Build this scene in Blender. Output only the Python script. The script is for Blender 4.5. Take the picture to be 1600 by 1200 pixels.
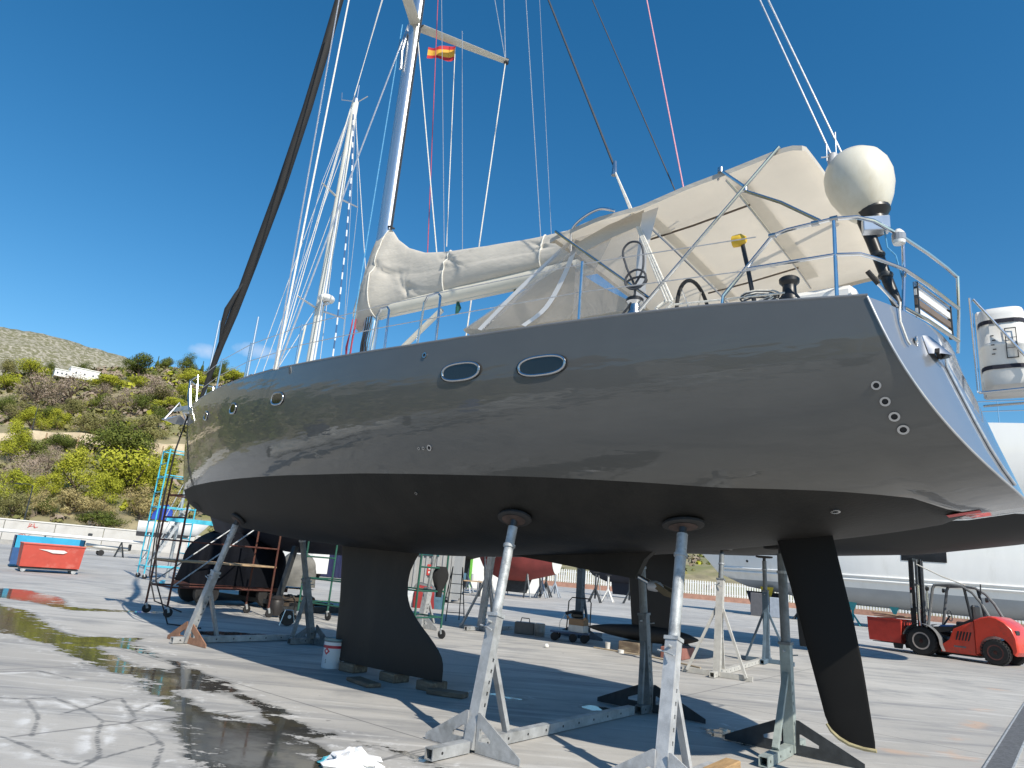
import bpy, math, random
import numpy as np
from mathutils import Vector, Matrix

# ------------------------------------------------------------ camera, sky, sun
for o in list(bpy.data.objects): bpy.data.objects.remove(o)
S = bpy.context.scene
C = S.collection
R = math.radians
rnd = random.Random(11)

cam_d = bpy.data.cameras.new('camera'); cam = bpy.data.objects.new('camera', cam_d); C.objects.link(cam)
cam_d.sensor_fit = 'HORIZONTAL'; cam_d.sensor_width = 36.0; cam_d.lens = 36.0*1080/1600
cam_d.clip_start = 0.05; cam_d.clip_end = 4000
_p, _r = R(15), R(5)
_F = Vector((0, math.cos(_p), math.sin(_p))); _U = Vector((0, -math.sin(_p), math.cos(_p))); _X = Vector((1, 0, 0))
_rx = _X*math.cos(_r)+_U*math.sin(_r); _up = _U*math.cos(_r)-_X*math.sin(_r)
cam.matrix_world = Matrix(((_rx.x, _up.x, -_F.x, 0), (_rx.y, _up.y, -_F.y, 0), (_rx.z, _up.z, -_F.z, 1.6), (0, 0, 0, 1)))
S.camera = cam

SUN_AZ, SUN_EL = 148.0, 42.0      # degrees clockwise from +Y
world = bpy.data.worlds.new('World'); S.world = world; world.use_nodes = True
wn = world.node_tree; wn.nodes.clear()
wo = wn.nodes.new('ShaderNodeOutputWorld'); wb = wn.nodes.new('ShaderNodeBackground'); sky = wn.nodes.new('ShaderNodeTexSky')
sky.sky_type = 'NISHITA'; sky.sun_disc = False; sky.sun_elevation = R(SUN_EL); sky.sun_rotation = R(SUN_AZ)
sky.air_density = 1.0; sky.dust_density = 0.25; sky.ozone_density = 2.2; sky.altitude = 10
hs = wn.nodes.new('ShaderNodeHueSaturation'); hs.inputs['Saturation'].default_value = 1.36; hs.inputs['Hue'].default_value = 0.494
# two small cloud puffs low over the hill
geo = wn.nodes.new('ShaderNodeTexCoord')
def cloud(az, el, rx, ry, sd):
    n = wn.nodes
    d = Vector((math.sin(R(az))*math.cos(R(el)), math.cos(R(az))*math.cos(R(el)), math.sin(R(el))))
    e1 = Vector((math.cos(R(az)), -math.sin(R(az)), 0)); e2 = e1.cross(d)*-1
    ns = n.new('ShaderNodeTexNoise'); ns.inputs['Scale'].default_value = 38; ns.inputs['Detail'].default_value = 5
    wn.links.new(geo.outputs['Generated'], ns.inputs['Vector'])
    terms = []
    for ev, rr in ((e1, rx), (e2, ry)):
        dt = n.new('ShaderNodeVectorMath'); dt.operation = 'DOT_PRODUCT'; dt.inputs[1].default_value = ev
        sb = n.new('ShaderNodeVectorMath'); sb.operation = 'SUBTRACT'; sb.inputs[1].default_value = d
        wn.links.new(geo.outputs['Generated'], sb.inputs[0]); wn.links.new(sb.outputs[0], dt.inputs[0])
        m = n.new('ShaderNodeMath'); m.operation = 'DIVIDE'; m.inputs[1].default_value = rr
        wn.links.new(dt.outputs['Value'], m.inputs[0])
        p = n.new('ShaderNodeMath'); p.operation = 'MULTIPLY'; wn.links.new(m.outputs[0], p.inputs[0]); wn.links.new(m.outputs[0], p.inputs[1])
        terms.append(p)
    a = n.new('ShaderNodeMath'); a.operation = 'ADD'; wn.links.new(terms[0].outputs[0], a.inputs[0]); wn.links.new(terms[1].outputs[0], a.inputs[1])
    b = n.new('ShaderNodeMath'); b.operation = 'MULTIPLY_ADD'; b.inputs[1].default_value = 2.6; wn.links.new(ns.outputs[0], b.inputs[0]); wn.links.new(a.outputs[0], b.inputs[2])
    mr = n.new('ShaderNodeMapRange'); mr.inputs[1].default_value = 1.1; mr.inputs[2].default_value = 2.4; mr.inputs[3].default_value = 0.42; mr.inputs[4].default_value = 0.0
    wn.links.new(b.outputs[0], mr.inputs[0]); return mr.outputs[0]
wn.links.new(sky.outputs[0], hs.inputs['Color'])
cur = hs.outputs['Color']
for az, el, rx, ry, sd in ((-25.0, 14.1, .020, .011, 1), (-21.4, 14.9, .026, .011, 2)):
    mx = wn.nodes.new('ShaderNodeMix'); mx.data_type = 'RGBA'; mx.inputs['B'].default_value = (6.0, 6.2, 7.0, 1)
    wn.links.new(cloud(az, el, rx, ry, sd), mx.inputs['Factor']); wn.links.new(cur, mx.inputs['A']); cur = mx.outputs['Result']
wb.inputs['Strength'].default_value = 0.134
wn.links.new(cur, wb.inputs['Color']); wn.links.new(wb.outputs[0], wo.inputs[0])

sun_d = bpy.data.lights.new('sun', 'SUN'); sun_d.energy = 5.0; sun_d.angle = R(0.53); sun_d.color = (1.0, .925, .80)
sun = bpy.data.objects.new('sun', sun_d); C.objects.link(sun)
_sd = Vector((math.sin(R(SUN_AZ))*math.cos(R(SUN_EL)), math.cos(R(SUN_AZ))*math.cos(R(SUN_EL)), math.sin(R(SUN_EL))))
sun.rotation_euler = _sd.to_track_quat('Z', 'Y').to_euler(); sun.location = _sd*60
S.view_settings.view_transform = 'Standard'; S.view_settings.look = 'None'; S.view_settings.exposure = 0.15; S.view_settings.gamma = 1.0
S.view_settings.use_curve_mapping = False
S.render.engine = 'CYCLES'
S.cycles.max_bounces = 8; S.cycles.diffuse_bounces = 3; S.cycles.glossy_bounces = 4; S.cycles.transparent_max_bounces = 12; S.cycles.transmission_bounces = 6
S.cycles.caustics_reflective = False; S.cycles.caustics_refractive = False

# ------------------------------------------------------------ materials
MATS = {}
def mat(name, col, rough=.5, metal=0.0, vary=.12, scale=6.0, bump=0.0, bscale=60.0, coat=0.0, col2=None, spec=None, stretch=None, patch=None, alpha=None, trans=0.0):
    """procedural principled material: noise-varied colour, optional second colour in patches, fine relief"""
    if name in MATS: return MATS[name]
    m = bpy.data.materials.new(name); m.use_nodes = True; nt = m.node_tree; n = nt.nodes; L = nt.links
    b = n['Principled BSDF']
    tc = n.new('ShaderNodeTexCoord'); mp = n.new('ShaderNodeMapping'); L.new(tc.outputs['Object'], mp.inputs[0])
    if stretch: mp.inputs['Scale'].default_value = stretch
    ns = n.new('ShaderNodeTexNoise'); ns.inputs['Scale'].default_value = scale; ns.inputs['Detail'].default_value = 6; ns.inputs['Roughness'].default_value = .6
    L.new(mp.outputs[0], ns.inputs['Vector'])
    cr = n.new('ShaderNodeValToRGB'); e = cr.color_ramp.elements
    e[0].position = .3; e[1].position = .7
    lo = [max(0, c*(1-vary)) for c in col]; hi = [min(1, c*(1+vary)) for c in col]
    e[0].color = (*lo, 1); e[1].color = (*hi, 1)
    L.new(ns.outputs[0], cr.inputs[0]); out = cr.outputs[0]
    if col2:
        n2 = n.new('ShaderNodeTexNoise'); n2.inputs['Scale'].default_value = (patch or (3.0, .55, .65))[0]; n2.inputs['Detail'].default_value = 8; n2.inputs['Roughness'].default_value = .65
        L.new(mp.outputs[0], n2.inputs['Vector'])
        mr = n.new('ShaderNodeMapRange'); mr.inputs[1].default_value = (patch or (3, .55, .65))[1]; mr.inputs[2].default_value = (patch or (3, .55, .65))[2]
        L.new(n2.outputs[0], mr.inputs[0])
        mx = n.new('ShaderNodeMix'); mx.data_type = 'RGBA'; mx.inputs['B'].default_value = (*col2, 1)
        L.new(mr.outputs[0], mx.inputs['Factor']); L.new(out, mx.inputs['A']); out = mx.outputs['Result']
    L.new(out, b.inputs['Base Color'])
    b.inputs['Roughness'].default_value = rough; b.inputs['Metallic'].default_value = metal
    if rough > .12:
        rr = n.new('ShaderNodeMapRange'); rr.inputs[3].default_value = rough*.82; rr.inputs[4].default_value = min(1, rough*1.18); L.new(ns.outputs[0], rr.inputs[0]); L.new(rr.outputs[0], b.inputs['Roughness'])
    if spec is not None: b.inputs['Specular IOR Level'].default_value = spec
    if coat: b.inputs['Coat Weight'].default_value = coat; b.inputs['Coat Roughness'].default_value = .04
    if bump:
        nb = n.new('ShaderNodeTexNoise'); nb.inputs['Scale'].default_value = bscale; nb.inputs['Detail'].default_value = 4; L.new(mp.outputs[0], nb.inputs['Vector'])
        bp = n.new('ShaderNodeBump'); bp.inputs['Strength'].default_value = bump; bp.inputs['Distance'].default_value = .02; L.new(nb.outputs[0], bp.inputs['Height']); L.new(bp.outputs[0], b.inputs['Normal'])
    if alpha is not None: b.inputs['Alpha'].default_value = alpha
    if trans == 'cloth':
        tl = n.new('ShaderNodeBsdfTranslucent'); L.new(out, tl.inputs[0]); ms = n.new('ShaderNodeMixShader'); ms.inputs[0].default_value = .38; L.new(b.outputs[0], ms.inputs[1]); L.new(tl.outputs[0], ms.inputs[2]); L.new(ms.outputs[0], n['Material Output'].inputs['Surface'])
    elif trans: b.inputs['Transmission Weight'].default_value = trans
    MATS[name] = m; return m

galv = mat('galvanised_steel', (.50, .51, .52), .5, .25, .22, 9, .15, 90, col2=(.36, .37, .38), patch=(5, .5, .7))
galv_worn = mat('galvanised_worn', (.44, .46, .47), .5, .25, .25, 12, .2, 80, col2=(.20, .21, .22), patch=(7, .52, .68))
steel = mat('polished_steel', (.66, .67, .68), .16, 1.0, .06, 14)
dark_steel = mat('dark_steel', (.045, .05, .055), .5, .3, .3, 9, .1)
black_rub = mat('black_rubber', (.018, .018, .019), .8, 0, .3, 12, .3, 80)
black_pl = mat('black_plastic', (.015, .015, .016), .4, 0, .2, 10)
white_gel = mat('white_gelcoat', (.80, .79, .76), .25, 0, .04, 2, coat=.4)
white_paint = mat('white_paint', (.68, .67, .64), .5, 0, .1, 5, .1, 50, col2=(.45, .42, .37), patch=(4, .6, .78))
rope_white = mat('white_rope', (.70, .68, .62), .8, 0, .2, 40, .4, 200)
rope_grey = mat('grey_wire', (.55, .56, .57), .35, .6, .15, 20)
rope_dark = mat('dark_wire', (.05, .055, .065), .6, 0, .2, 20)
rope_red = mat('red_rope', (.42, .06, .09), .8, 0, .3, 40)
rope_pink = mat('pink_rope', (.62, .30, .36), .8, 0, .2, 40)
rope_blue = mat('blue_rope', (.10, .32, .55), .8, 0, .3, 40)
rope_green = mat('green_rope', (.03, .22, .13), .8, 0, .3, 40)
timber = mat('raw_timber', (.42, .29, .17), .8, 0, .3, 4, .3, 40, stretch=(1, 6, 6), col2=(.20, .14, .09), patch=(5, .5, .75))
rust = mat('rusty_red_steel', (.11, .034, .024), .75, .1, .35, 8, .3, 60, col2=(.11, .05, .03), patch=(7, .45, .65))
blue_steel = mat('blue_painted_steel', (.035, .16, .30), .5, 0, .2, 6, .1, 60, col2=(.16, .10, .07), patch=(6, .64, .75))
cyan_steel = mat('cyan_painted_steel', (.06, .48, .62), .5, 0, .15, 6, .1, 60, col2=(.30, .42, .45), patch=(6, .6, .75))
green_steel = mat('green_painted_steel', (.02, .10, .07), .5, 0, .25, 6, .1, 60)

# ------------------------------------------------------------ mesh helpers
class MB:
    def __init__(s): s.v = []; s.f = []
    def add(s, vs, fs):
        k = len(s.v); s.v += [tuple(p) for p in vs]; s.f += [tuple(i+k for i in f) for f in fs]; return s
    def box(s, c, size, rz=0, M=None):
        x, y, z = [q/2 for q in size]; c = Vector(c)
        rot = M or Matrix.Rotation(rz, 3, 'Z')
        vs = [c+rot @ Vector((a*x, b*y, d*z)) for a in (-1, 1) for b in (-1, 1) for d in (-1, 1)]
        return s.add(vs, [(0, 1, 3, 2), (4, 6, 7, 5), (0, 4, 5, 1), (2, 3, 7, 6), (0, 2, 6, 4), (1, 5, 7, 3)])
    def bbox(s, c, size, bv=.01, rz=0):
        """box with chamfered edges"""
        hx, hy, hz = [q/2 for q in size]; b = min(bv, hx*.9, hy*.9, hz*.9); c = Vector(c); rot = Matrix.Rotation(rz, 3, 'Z')
        idx = {}; vs = []
        for sx in (-1, 1):
            for sy in (-1, 1):
                for sz in (-1, 1):
                    for ax in range(3):
                        p = [sx*(hx-b), sy*(hy-b), sz*(hz-b)]; p[ax] = (sx*hx, sy*hy, sz*hz)[ax]
                        idx[(sx, sy, sz, ax)] = len(vs); vs.append(c+rot @ Vector(p))
        fs = []
        g = lambda a, b_, c_, ax: idx[(a, b_, c_, ax)]
        for q in (-1, 1):
            fs.append((g(q, -1, -1, 0), g(q, 1, -1, 0), g(q, 1, 1, 0), g(q, -1, 1, 0)))
            fs.append((g(-1, q, -1, 1), g(1, q, -1, 1), g(1, q, 1, 1), g(-1, q, 1, 1)))
            fs.append((g(-1, -1, q, 2), g(1, -1, q, 2), g(1, 1, q, 2), g(-1, 1, q, 2)))
        for a in (-1, 1):
            for b2 in (-1, 1):
                fs.append((g(a, b2, -1, 0), g(a, b2, 1, 0), g(a, b2, 1, 1), g(a, b2, -1, 1)))
                fs.append((g(a, -1, b2, 0), g(a, 1, b2, 0), g(a, 1, b2, 2), g(a, -1, b2, 2)))
                fs.append((g(-1, a, b2, 1), g(1, a, b2, 1), g(1, a, b2, 2), g(-1, a, b2, 2)))
                for d in (-1, 1): fs.append((g(a, b2, d, 0), g(a, b2, d, 1), g(a, b2, d, 2)))
        return s.add(vs, fs)
    def bar(s, p0, p1, w, h=None, up=(0, 0, 1)):
        """rectangular bar from p0 to p1, width w across, height h along up"""
        h = h or w; p0 = Vector(p0); p1 = Vector(p1); d = (p1-p0).normalized(); u = Vector(up)
        x = d.cross(u)
        if x.length < 1e-4: x = d.cross(Vector((1, 0, 0)))
        x.normalize(); u = x.cross(d).normalized()
        vs = [p+x*(a*w/2)+u*(b*h/2) for p in (p0, p1) for a, b in ((-1, -1), (1, -1), (1, 1), (-1, 1))]
        return s.add(vs, [(0, 1, 2, 3), (7, 6, 5, 4), (0, 4, 5, 1), (1, 5, 6, 2), (2, 6, 7, 3), (3, 7, 4, 0)])
    def tube(s, pts, r, n=8, cap=True, closed=False):
        pts = [Vector(p) for p in pts]; m = len(pts)
        rs = r if isinstance(r, (list, tuple)) else [r]*m
        vs = []; prev = None
        for i, p in enumerate(pts):
            if closed: t = pts[(i+1) % m]-pts[i-1]
            else: t = (pts[min(i+1, m-1)]-pts[max(i-1, 0)])
            t.normalize()
            if prev is None:
                a = Vector((0, 0, 1)) if abs(t.z) < .9 else Vector((1, 0, 0)); x = t.cross(a).normalized()
            else:
                x = prev-t*prev.dot(t); x.normalize()
            prev = x; y = t.cross(x)
            vs += [p+(x*math.cos(2*math.pi*k/n)+y*math.sin(2*math.pi*k/n))*rs[i] for k in range(n)]
        fs = []
        for i in range(m if closed else m-1):
            j = (i+1) % m
            fs += [(i*n+k, i*n+(k+1) % n, j*n+(k+1) % n, j*n+k) for k in range(n)]
        if cap and not closed: fs += [tuple(range(n-1, -1, -1)), tuple((m-1)*n+k for k in range(n))]
        return s.add(vs, fs)
    def lathe(s, prof, n=20, c=(0, 0, 0), axis='z', M=None):
        vs = []; c = Vector(c)
        for r, z in prof:
            for k in range(n):
                a = 2*math.pi*k/n; x, y = r*math.cos(a), r*math.sin(a)
                p = Vector((x, y, z)) if axis == 'z' else (Vector((z, x, y)) if axis == 'x' else Vector((x, z, y)))
                if M: p = M @ p
                vs.append(c+p)
        m = len(prof)
        fs = [(i*n+k, i*n+(k+1) % n, (i+1)*n+(k+1) % n, (i+1)*n+k) for i in range(m-1) for k in range(n)]
        fs += [tuple(range(n-1, -1, -1)), tuple((m-1)*n+k for k in range(n))]
        return s.add(vs, fs)
    def prism(s, poly, a, b, axis='y'):
        """2D polygon extruded from a to b along axis"""
        def P(q, t): return (q[0], t, q[1]) if axis == 'y' else ((t, q[0], q[1]) if axis == 'x' else (q[0], q[1], t))
        m = len(poly); vs = [P(q, a) for q in poly]+[P(q, b) for q in poly]
        return s.add(vs, [tuple(range(m)), tuple(range(2*m-1, m-1, -1))]+[(i, i+m, (i+1) % m+m, (i+1) % m) for i in range(m)])
    def grid(s, rows, closed=False):
        """list of rows of points"""
        m = len(rows); n = len(rows[0]); vs = [p for r_ in rows for p in r_]
        fs = [(i*n+k, i*n+(k+1) % n, (i+1)*n+(k+1) % n, (i+1)*n+k) for i in range(m-1) for k in range(n if closed else n-1)]
        return s.add(vs, fs)
    def mesh(s, name):
        me = bpy.data.meshes.new(name); me.from_pydata(s.v, [], s.f); me.validate(); me.update(); return me
    def build(s, name, m, parent=None, smooth=False, angle=40, kind=None, label=None):
        me = s.mesh(name); me.materials.append(m)
        o = bpy.data.objects.new(name, me); C.objects.link(o)
        if parent is not None: o.parent = parent
        import bmesh as _b
        bm = _b.new(); bm.from_mesh(me); _b.ops.recalc_face_normals(bm, faces=bm.faces)
        if smooth:
            for f in bm.faces: f.smooth = True
            for e in bm.edges:
                if len(e.link_faces) == 2 and e.calc_face_angle(0) > R(angle): e.smooth = False
        bm.to_mesh(me); bm.free()
        if kind: o['kind'] = kind
        if label: o['label'] = label
        return o
def empty(name, loc=(0, 0, 0), rz=0):
    o = bpy.data.objects.new(name, None); C.objects.link(o); o.location = loc; o.rotation_euler = (0, 0, rz); o.empty_display_size = .2; return o
def tag(o, label, cat, group=None):
    o['label'] = label; o['category'] = cat
    if group: o['group'] = group
    return o
def thing(name, label, cat, loc=(0, 0, 0), rz=0, group=None): return tag(empty(name, loc, rz), label, cat, group)
def copy_tree(o, parent=None):
    c = o.copy(); C.objects.link(c); c.parent = parent
    for ch in list(o.children): copy_tree(ch, c)
    return c
def spline(pts, n=6):
    P = [Vector(p) for p in pts]; out = []
    for i in range(len(P)-1):
        a, b, c_, d_ = P[max(i-1, 0)], P[i], P[i+1], P[min(i+2, len(P)-1)]
        for k in range(n):
            t = k/n; out.append(.5*((2*b)+(c_-a)*t+(2*a-5*b+4*c_-d_)*t*t+(3*b-a-3*c_+d_)*t**3))
    return out+[P[-1]]
def arc(c, r, a0, a1, n, f): return [f(c[0]+r*math.cos(a0+(a1-a0)*i/n), c[1]+r*math.sin(a0+(a1-a0)*i/n)) for i in range(n+1)]

# ============================================================ SETTING: ground
WET = [[(-10.5,15.73),(-8.88,14.49),(-7.17,12.41),(-6.43,11.96),(-5.93,12.2),(-5.71,12.85),(-5.59,12.73),(-5.53,11.72),(-4.64,10.69),(-3.7,9.84),(-2.58,8.53),(-2.13,7.99),(-1.56,7.32),(-1.12,6.96),(-0.56,6.74),(-0.26,6.46),(-0.11,6.04),(-0.4,4.92),(-0.93,4.8),(-1.81,5.31),(-2.14,5.68),(-2.46,6.09),(-2.67,6.49),(-2.87,6.9),(-3.2,7.5),(-3.63,8.01),(-4.05,8.68),(-4.77,9.18),(-5.58,9.88),(-6.47,10.74),(-7.48,11.4),(-10.92,13.08),(-14.38,17.03)],[(-13.12,19.5),(-12.31,19.57),(-10.47,18.08),(-9.23,16.26),(-8.28,16.47),(-7.43,16.98),(-7.26,16.51),(-8.0,15.94),(-8.88,15.33),(-10.43,16.46),(-11.15,16.67),(-12.75,16.85)],[(-5.8,13.8),(-5.11,14.21),(-4.32,14.43),(-3.72,14.19),(-4.03,13.54),(-4.75,13.26),(-5.47,13.33)],[(-0.59,10.05),(-0.16,10.12),(0.36,9.89),(0.62,9.69),(0.51,9.51),(0.11,9.67),(-0.32,9.84)],[(2.49,8.86),(2.91,9.09),(3.18,8.66),(3.15,8.21),(2.78,7.68),(2.69,8.18),(2.47,8.4)],[(1.06,9.72),(1.45,9.76),(1.88,9.62),(1.61,9.26),(1.26,9.26)]]
DRY = [[(-5.57,10.95),(-5.15,10.78),(-4.35,10.05),(-4.12,9.7),(-4.45,9.73),(-4.97,10.17)],[(-3.33,8.36),(-2.95,8.35),(-2.29,7.68),(-2.16,7.36),(-2.42,7.49),(-2.98,7.91)],[(-1.48,6.76),(-1.26,6.81),(-0.82,6.58),(-0.45,6.21),(-0.55,5.8),(-0.97,6.23),(-1.25,6.54)]]
LINES = [[(-4.96,7.25),(-4.43,7.37),(-4.25,7.52),(-3.97,7.32),(-3.75,7.16),(-3.38,6.81),(-3.14,6.8),(-2.82,6.55),(-2.61,6.28),(-2.81,5.7),(-2.78,5.32)],[(-3.98,7.72),(-3.76,7.62),(-3.7,7.75),(-3.33,7.22),(-3.15,6.96),(-3.14,6.8)],[(-3.81,6.9),(-3.77,7.19),(-3.75,7.62)],[(-3.29,7.24),(-3.33,7.61)],[(-3.78,6.07),(-3.45,5.88),(-3.1,5.63),(-2.86,5.54),(-2.83,5.81)],[(-3.38,6.81),(-3.15,6.31),(-2.8,5.73)],[(-2.82,6.55),(-2.55,6.2),(-2.34,5.61)],[(-4.43,7.37),(-3.91,6.75),(-3.58,6.15)],[(-6.45,9.02),(-5.49,8.53),(-5.22,8.79),(-4.68,8.52)]]
JOINTS = [[(-3.69,6.08),(-3.28,6.64),(-2.78,7.28),(-2.22,7.84)],[(-2.94,7.1),(-2.61,7.57)],[(-0.94,6.05),(-0.7,6.52),(-0.01,7.47)]]
ORANGE = [[(5.11,8.32),(5.96,9.36),(7.26,10.99),(9.05,13.31),(11.25,16.18),(15.03,20.9),(17.47,23.81)],[(4.64,8.44),(5.77,8.41)]]
def _sd_poly(px, py, poly):
    """signed distance, positive inside (numpy)"""
    P = np.array(poly); Q = np.roll(P, -1, 0); d = np.full(px.shape, 1e9); ins = np.zeros(px.shape, bool)
    for a, b in zip(P, Q):
        e = b-a; t = np.clip(((px-a[0])*e[0]+(py-a[1])*e[1])/(e@e+1e-9), 0, 1)
        d = np.minimum(d, np.hypot(px-a[0]-t*e[0], py-a[1]-t*e[1]))
        c = ((a[1] > py) != (b[1] > py)) & (px < (b[0]-a[0])*(py-a[1])/(b[1]-a[1]+1e-12)+a[0]); ins ^= c
    return np.where(ins, d, -d)
def _d_line(px, py, pts):
    P = np.array(pts); d = np.full(px.shape, 1e9)
    for a, b in zip(P[:-1], P[1:]):
        e = b-a; t = np.clip(((px-a[0])*e[0]+(py-a[1])*e[1])/(e@e+1e-9), 0, 1)
        d = np.minimum(d, np.hypot(px-a[0]-t*e[0], py-a[1]-t*e[1]))
    return d
def ground():
    xs = np.concatenate([[-1600, -700, -320, -160, -90, -60, -40, -28, -20], np.arange(-15, -6.01, .075), np.arange(-6, .501, .032), np.arange(.56, 9.01, .075), [11, 14, 20, 30, 45, 70, 110, 200, 400, 1600]])
    ys = np.concatenate([[-900, -300, -120, -50, -20, -8, -2, 1.5], np.arange(3.5, 4.6, .075), np.arange(4.6, 9.401, .032), np.arange(9.46, 20.01, .075), [22, 26, 32, 40, 55, 75, 100, 140, 200, 400, 2500]])
    X, Y = np.meshgrid(xs, ys); nx, ny = len(xs), len(ys)
    co = np.stack([X, Y, np.zeros_like(X)], -1).reshape(-1, 3)
    i = np.arange(nx-1)[None, :]+np.arange(ny-1)[:, None]*nx; F = np.stack([i, i+1, i+1+nx, i+nx], -1).reshape(-1, 4)
    me = bpy.data.meshes.new('ground'); me.vertices.add(len(co)); me.vertices.foreach_set('co', co.ravel().astype('f4'))
    me.loops.add(F.size); me.loops.foreach_set('vertex_index', F.ravel().astype('i4'))
    me.polygons.add(len(F)); me.polygons.foreach_set('loop_start', (np.arange(len(F))*4).astype('i4')); me.polygons.foreach_set('loop_total', np.full(len(F), 4, 'i4'))
    me.update(); me.validate()
    px, py = co[:, 0], co[:, 1]
    wet = np.full(px.shape, -1.0)
    for p in WET: wet = np.maximum(wet, _sd_poly(px, py, p))
    for p in DRY: wet = np.minimum(wet, -_sd_poly(px, py, p))
    cr = np.full(px.shape, 9.0)
    for p in LINES: cr = np.minimum(cr, _d_line(px, py, p))
    jt = np.full(px.shape, 9.0)
    for p in JOINTS: jt = np.minimum(jt, _d_line(px, py, p))
    og = np.full(px.shape, 9.0)
    for p in ORANGE: og = np.minimum(og, _d_line(px, py, p))
    for nm, val in (('wet', np.clip(wet, -.8, .8)), ('crack', np.clip(cr, 0, 1)), ('joint', np.clip(jt, 0, 1)), ('orange', np.clip(og, 0, 1))):
        at = me.attributes.new(nm, 'FLOAT', 'POINT'); at.data.foreach_set('value', val.astype('f4'))
    m = bpy.data.materials.new('yard_concrete'); m.use_nodes = True; nt = m.node_tree; n = nt.nodes; L = nt.links; b = n['Principled BSDF']
    tc = n.new('ShaderNodeTexCoord')
    def noise(scale, detail=6, rough=.6, stretch=None, rot=0):
        mp = n.new('ShaderNodeMapping'); L.new(tc.outputs['Object'], mp.inputs[0]); mp.inputs['Rotation'].default_value = (0, 0, rot)
        if stretch: mp.inputs['Scale'].default_value = stretch
        q = n.new('ShaderNodeTexNoise'); q.inputs['Scale'].default_value = scale; q.inputs['Detail'].default_value = detail; q.inputs['Roughness'].default_value = rough
        L.new(mp.outputs[0], q.inputs['Vector']); return q.outputs[0]
    def rng(src, a, b_, c=0.0, d=1.0, sm=True):
        q = n.new('ShaderNodeMapRange'); q.interpolation_type = 'SMOOTHSTEP' if sm else 'LINEAR'
        for k, v in enumerate((a, b_, c, d)): q.inputs[k+1].default_value = v
        L.new(src, q.inputs[0]); return q.outputs[0]
    def math_(op, a, b_=None, c=None):
        q = n.new('ShaderNodeMath'); q.operation = op
        for k, v in enumerate((a, b_, c)):
            if v is None: continue
            if isinstance(v, (int, float)): q.inputs[k].default_value = v
            else: L.new(v, q.inputs[k])
        return q.outputs[0]
    def mix(f, a, col):
        q = n.new('ShaderNodeMix'); q.data_type = 'RGBA'
        if isinstance(f, float): q.inputs['Factor'].default_value = f
        else: L.new(f, q.inputs['Factor'])
        if isinstance(a, tuple): q.inputs['A'].default_value = (*a, 1)
        else: L.new(a, q.inputs['A'])
        if isinstance(col, tuple): q.inputs['B'].default_value = (*col, 1)
        else: L.new(col, q.inputs['B'])
        return q.outputs['Result']
    def attr(nm):
        q = n.new('ShaderNodeAttribute'); q.attribute_name = nm; return q.outputs['Fac']
    big = noise(.16, 5); mid = noise(.9, 7); fine = noise(14, 6, .7); streak = noise(.8, 7, .62, (.30, 2.6, 1), R(62)); streak2 = noise(2.6, 6, .65, (.18, 2.2, 1), R(68))
    col = mix(rng(big, .35, .68), (.40, .385, .36), (.50, .485, .455))
    col = mix(rng(mid, .48, .72, 0, .7), col, (.27, .27, .27))
    col = mix(rng(streak, .47, .68, 0, .68), col, (.20, .205, .215))
    col = mix(rng(streak2, .53, .66, 0, .6), col, (.60, .59, .565))
    col = mix(rng(fine, .55, .8, 0, .35), col, (.26, .26, .26))
    edge = noise(1.7, 7, .65); edge2 = noise(9, 5, .6)
    wsum = math_('ADD', attr('wet'), math_('ADD', math_('MULTIPLY', math_('SUBTRACT', edge, .5), .48), math_('MULTIPLY', math_('SUBTRACT', edge2, .5), .18)))
    mott = noise(3.2, 7, .7, (1, 1.6, 1), R(30)); wsum = math_('SUBTRACT', wsum, math_('MULTIPLY', rng(mott, .49, .66), .36))
    wsum = math_('SUBTRACT', wsum, .085)
    wetm = rng(wsum, -.012, .03)
    damp = rng(wsum, -.10, .02)
    halo = math_('SUBTRACT', rng(wsum, -.34, -.10), damp)
    # lime bloom left where puddles dried
    col = mix(math_('MULTIPLY', math_('MAXIMUM', halo, 0.0), math_('MULTIPLY', rng(edge2, .48, .62), math_('MULTIPLY', rng(edge, .46, .58), .75))), col, (.70, .70, .69))
    crk = math_('ADD', attr('crack'), math_('MULTIPLY', math_('SUBTRACT', edge2, .5), .06))
    col = mix(math_('MULTIPLY', rng(crk, .004, .028, 1, 0), .82), col, (.12, .125, .13))
    col = mix(math_('MULTIPLY', math_('MULTIPLY', rng(crk, .03, .07), rng(crk, .07, .2, 1, 0)), math_('MULTIPLY', rng(edge, .5, .62), .75)), col, (.70, .70, .69))
    col = mix(math_('MULTIPLY', rng(attr('joint'), .008, .03, 1, 0), .7), col, (.14, .14, .14))
    col = mix(math_('MULTIPLY', rng(math_('ADD', attr('orange'), math_('MULTIPLY', math_('SUBTRACT', edge, .5), .5)), .0, .22, 1, 0), math_('MULTIPLY', rng(mid, .5, .6), .5)), col, (.62, .40, .26))
    spots = noise(5.5, 3, .5); grit = noise(60, 3, .6)
    col = mix(rng(spots, .70, .76, 0, .55), col, (.13, .125, .12))
    col = mix(rng(grit, .62, .72, 0, .5), col, (.17, .165, .16))
    tyre = noise(1.1, 4, .5, (.10, 3.4, 1), R(-12))
    col = mix(rng(tyre, .62, .72, 0, .45), col, (.19, .19, .195))
    # sawn slab joints
    sp = n.new('ShaderNodeMapping'); sp.inputs['Rotation'].default_value = (0, 0, R(38)); L.new(tc.outputs['Object'], sp.inputs[0])
    sx = n.new('ShaderNodeSeparateXYZ'); L.new(sp.outputs[0], sx.inputs[0])
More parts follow.
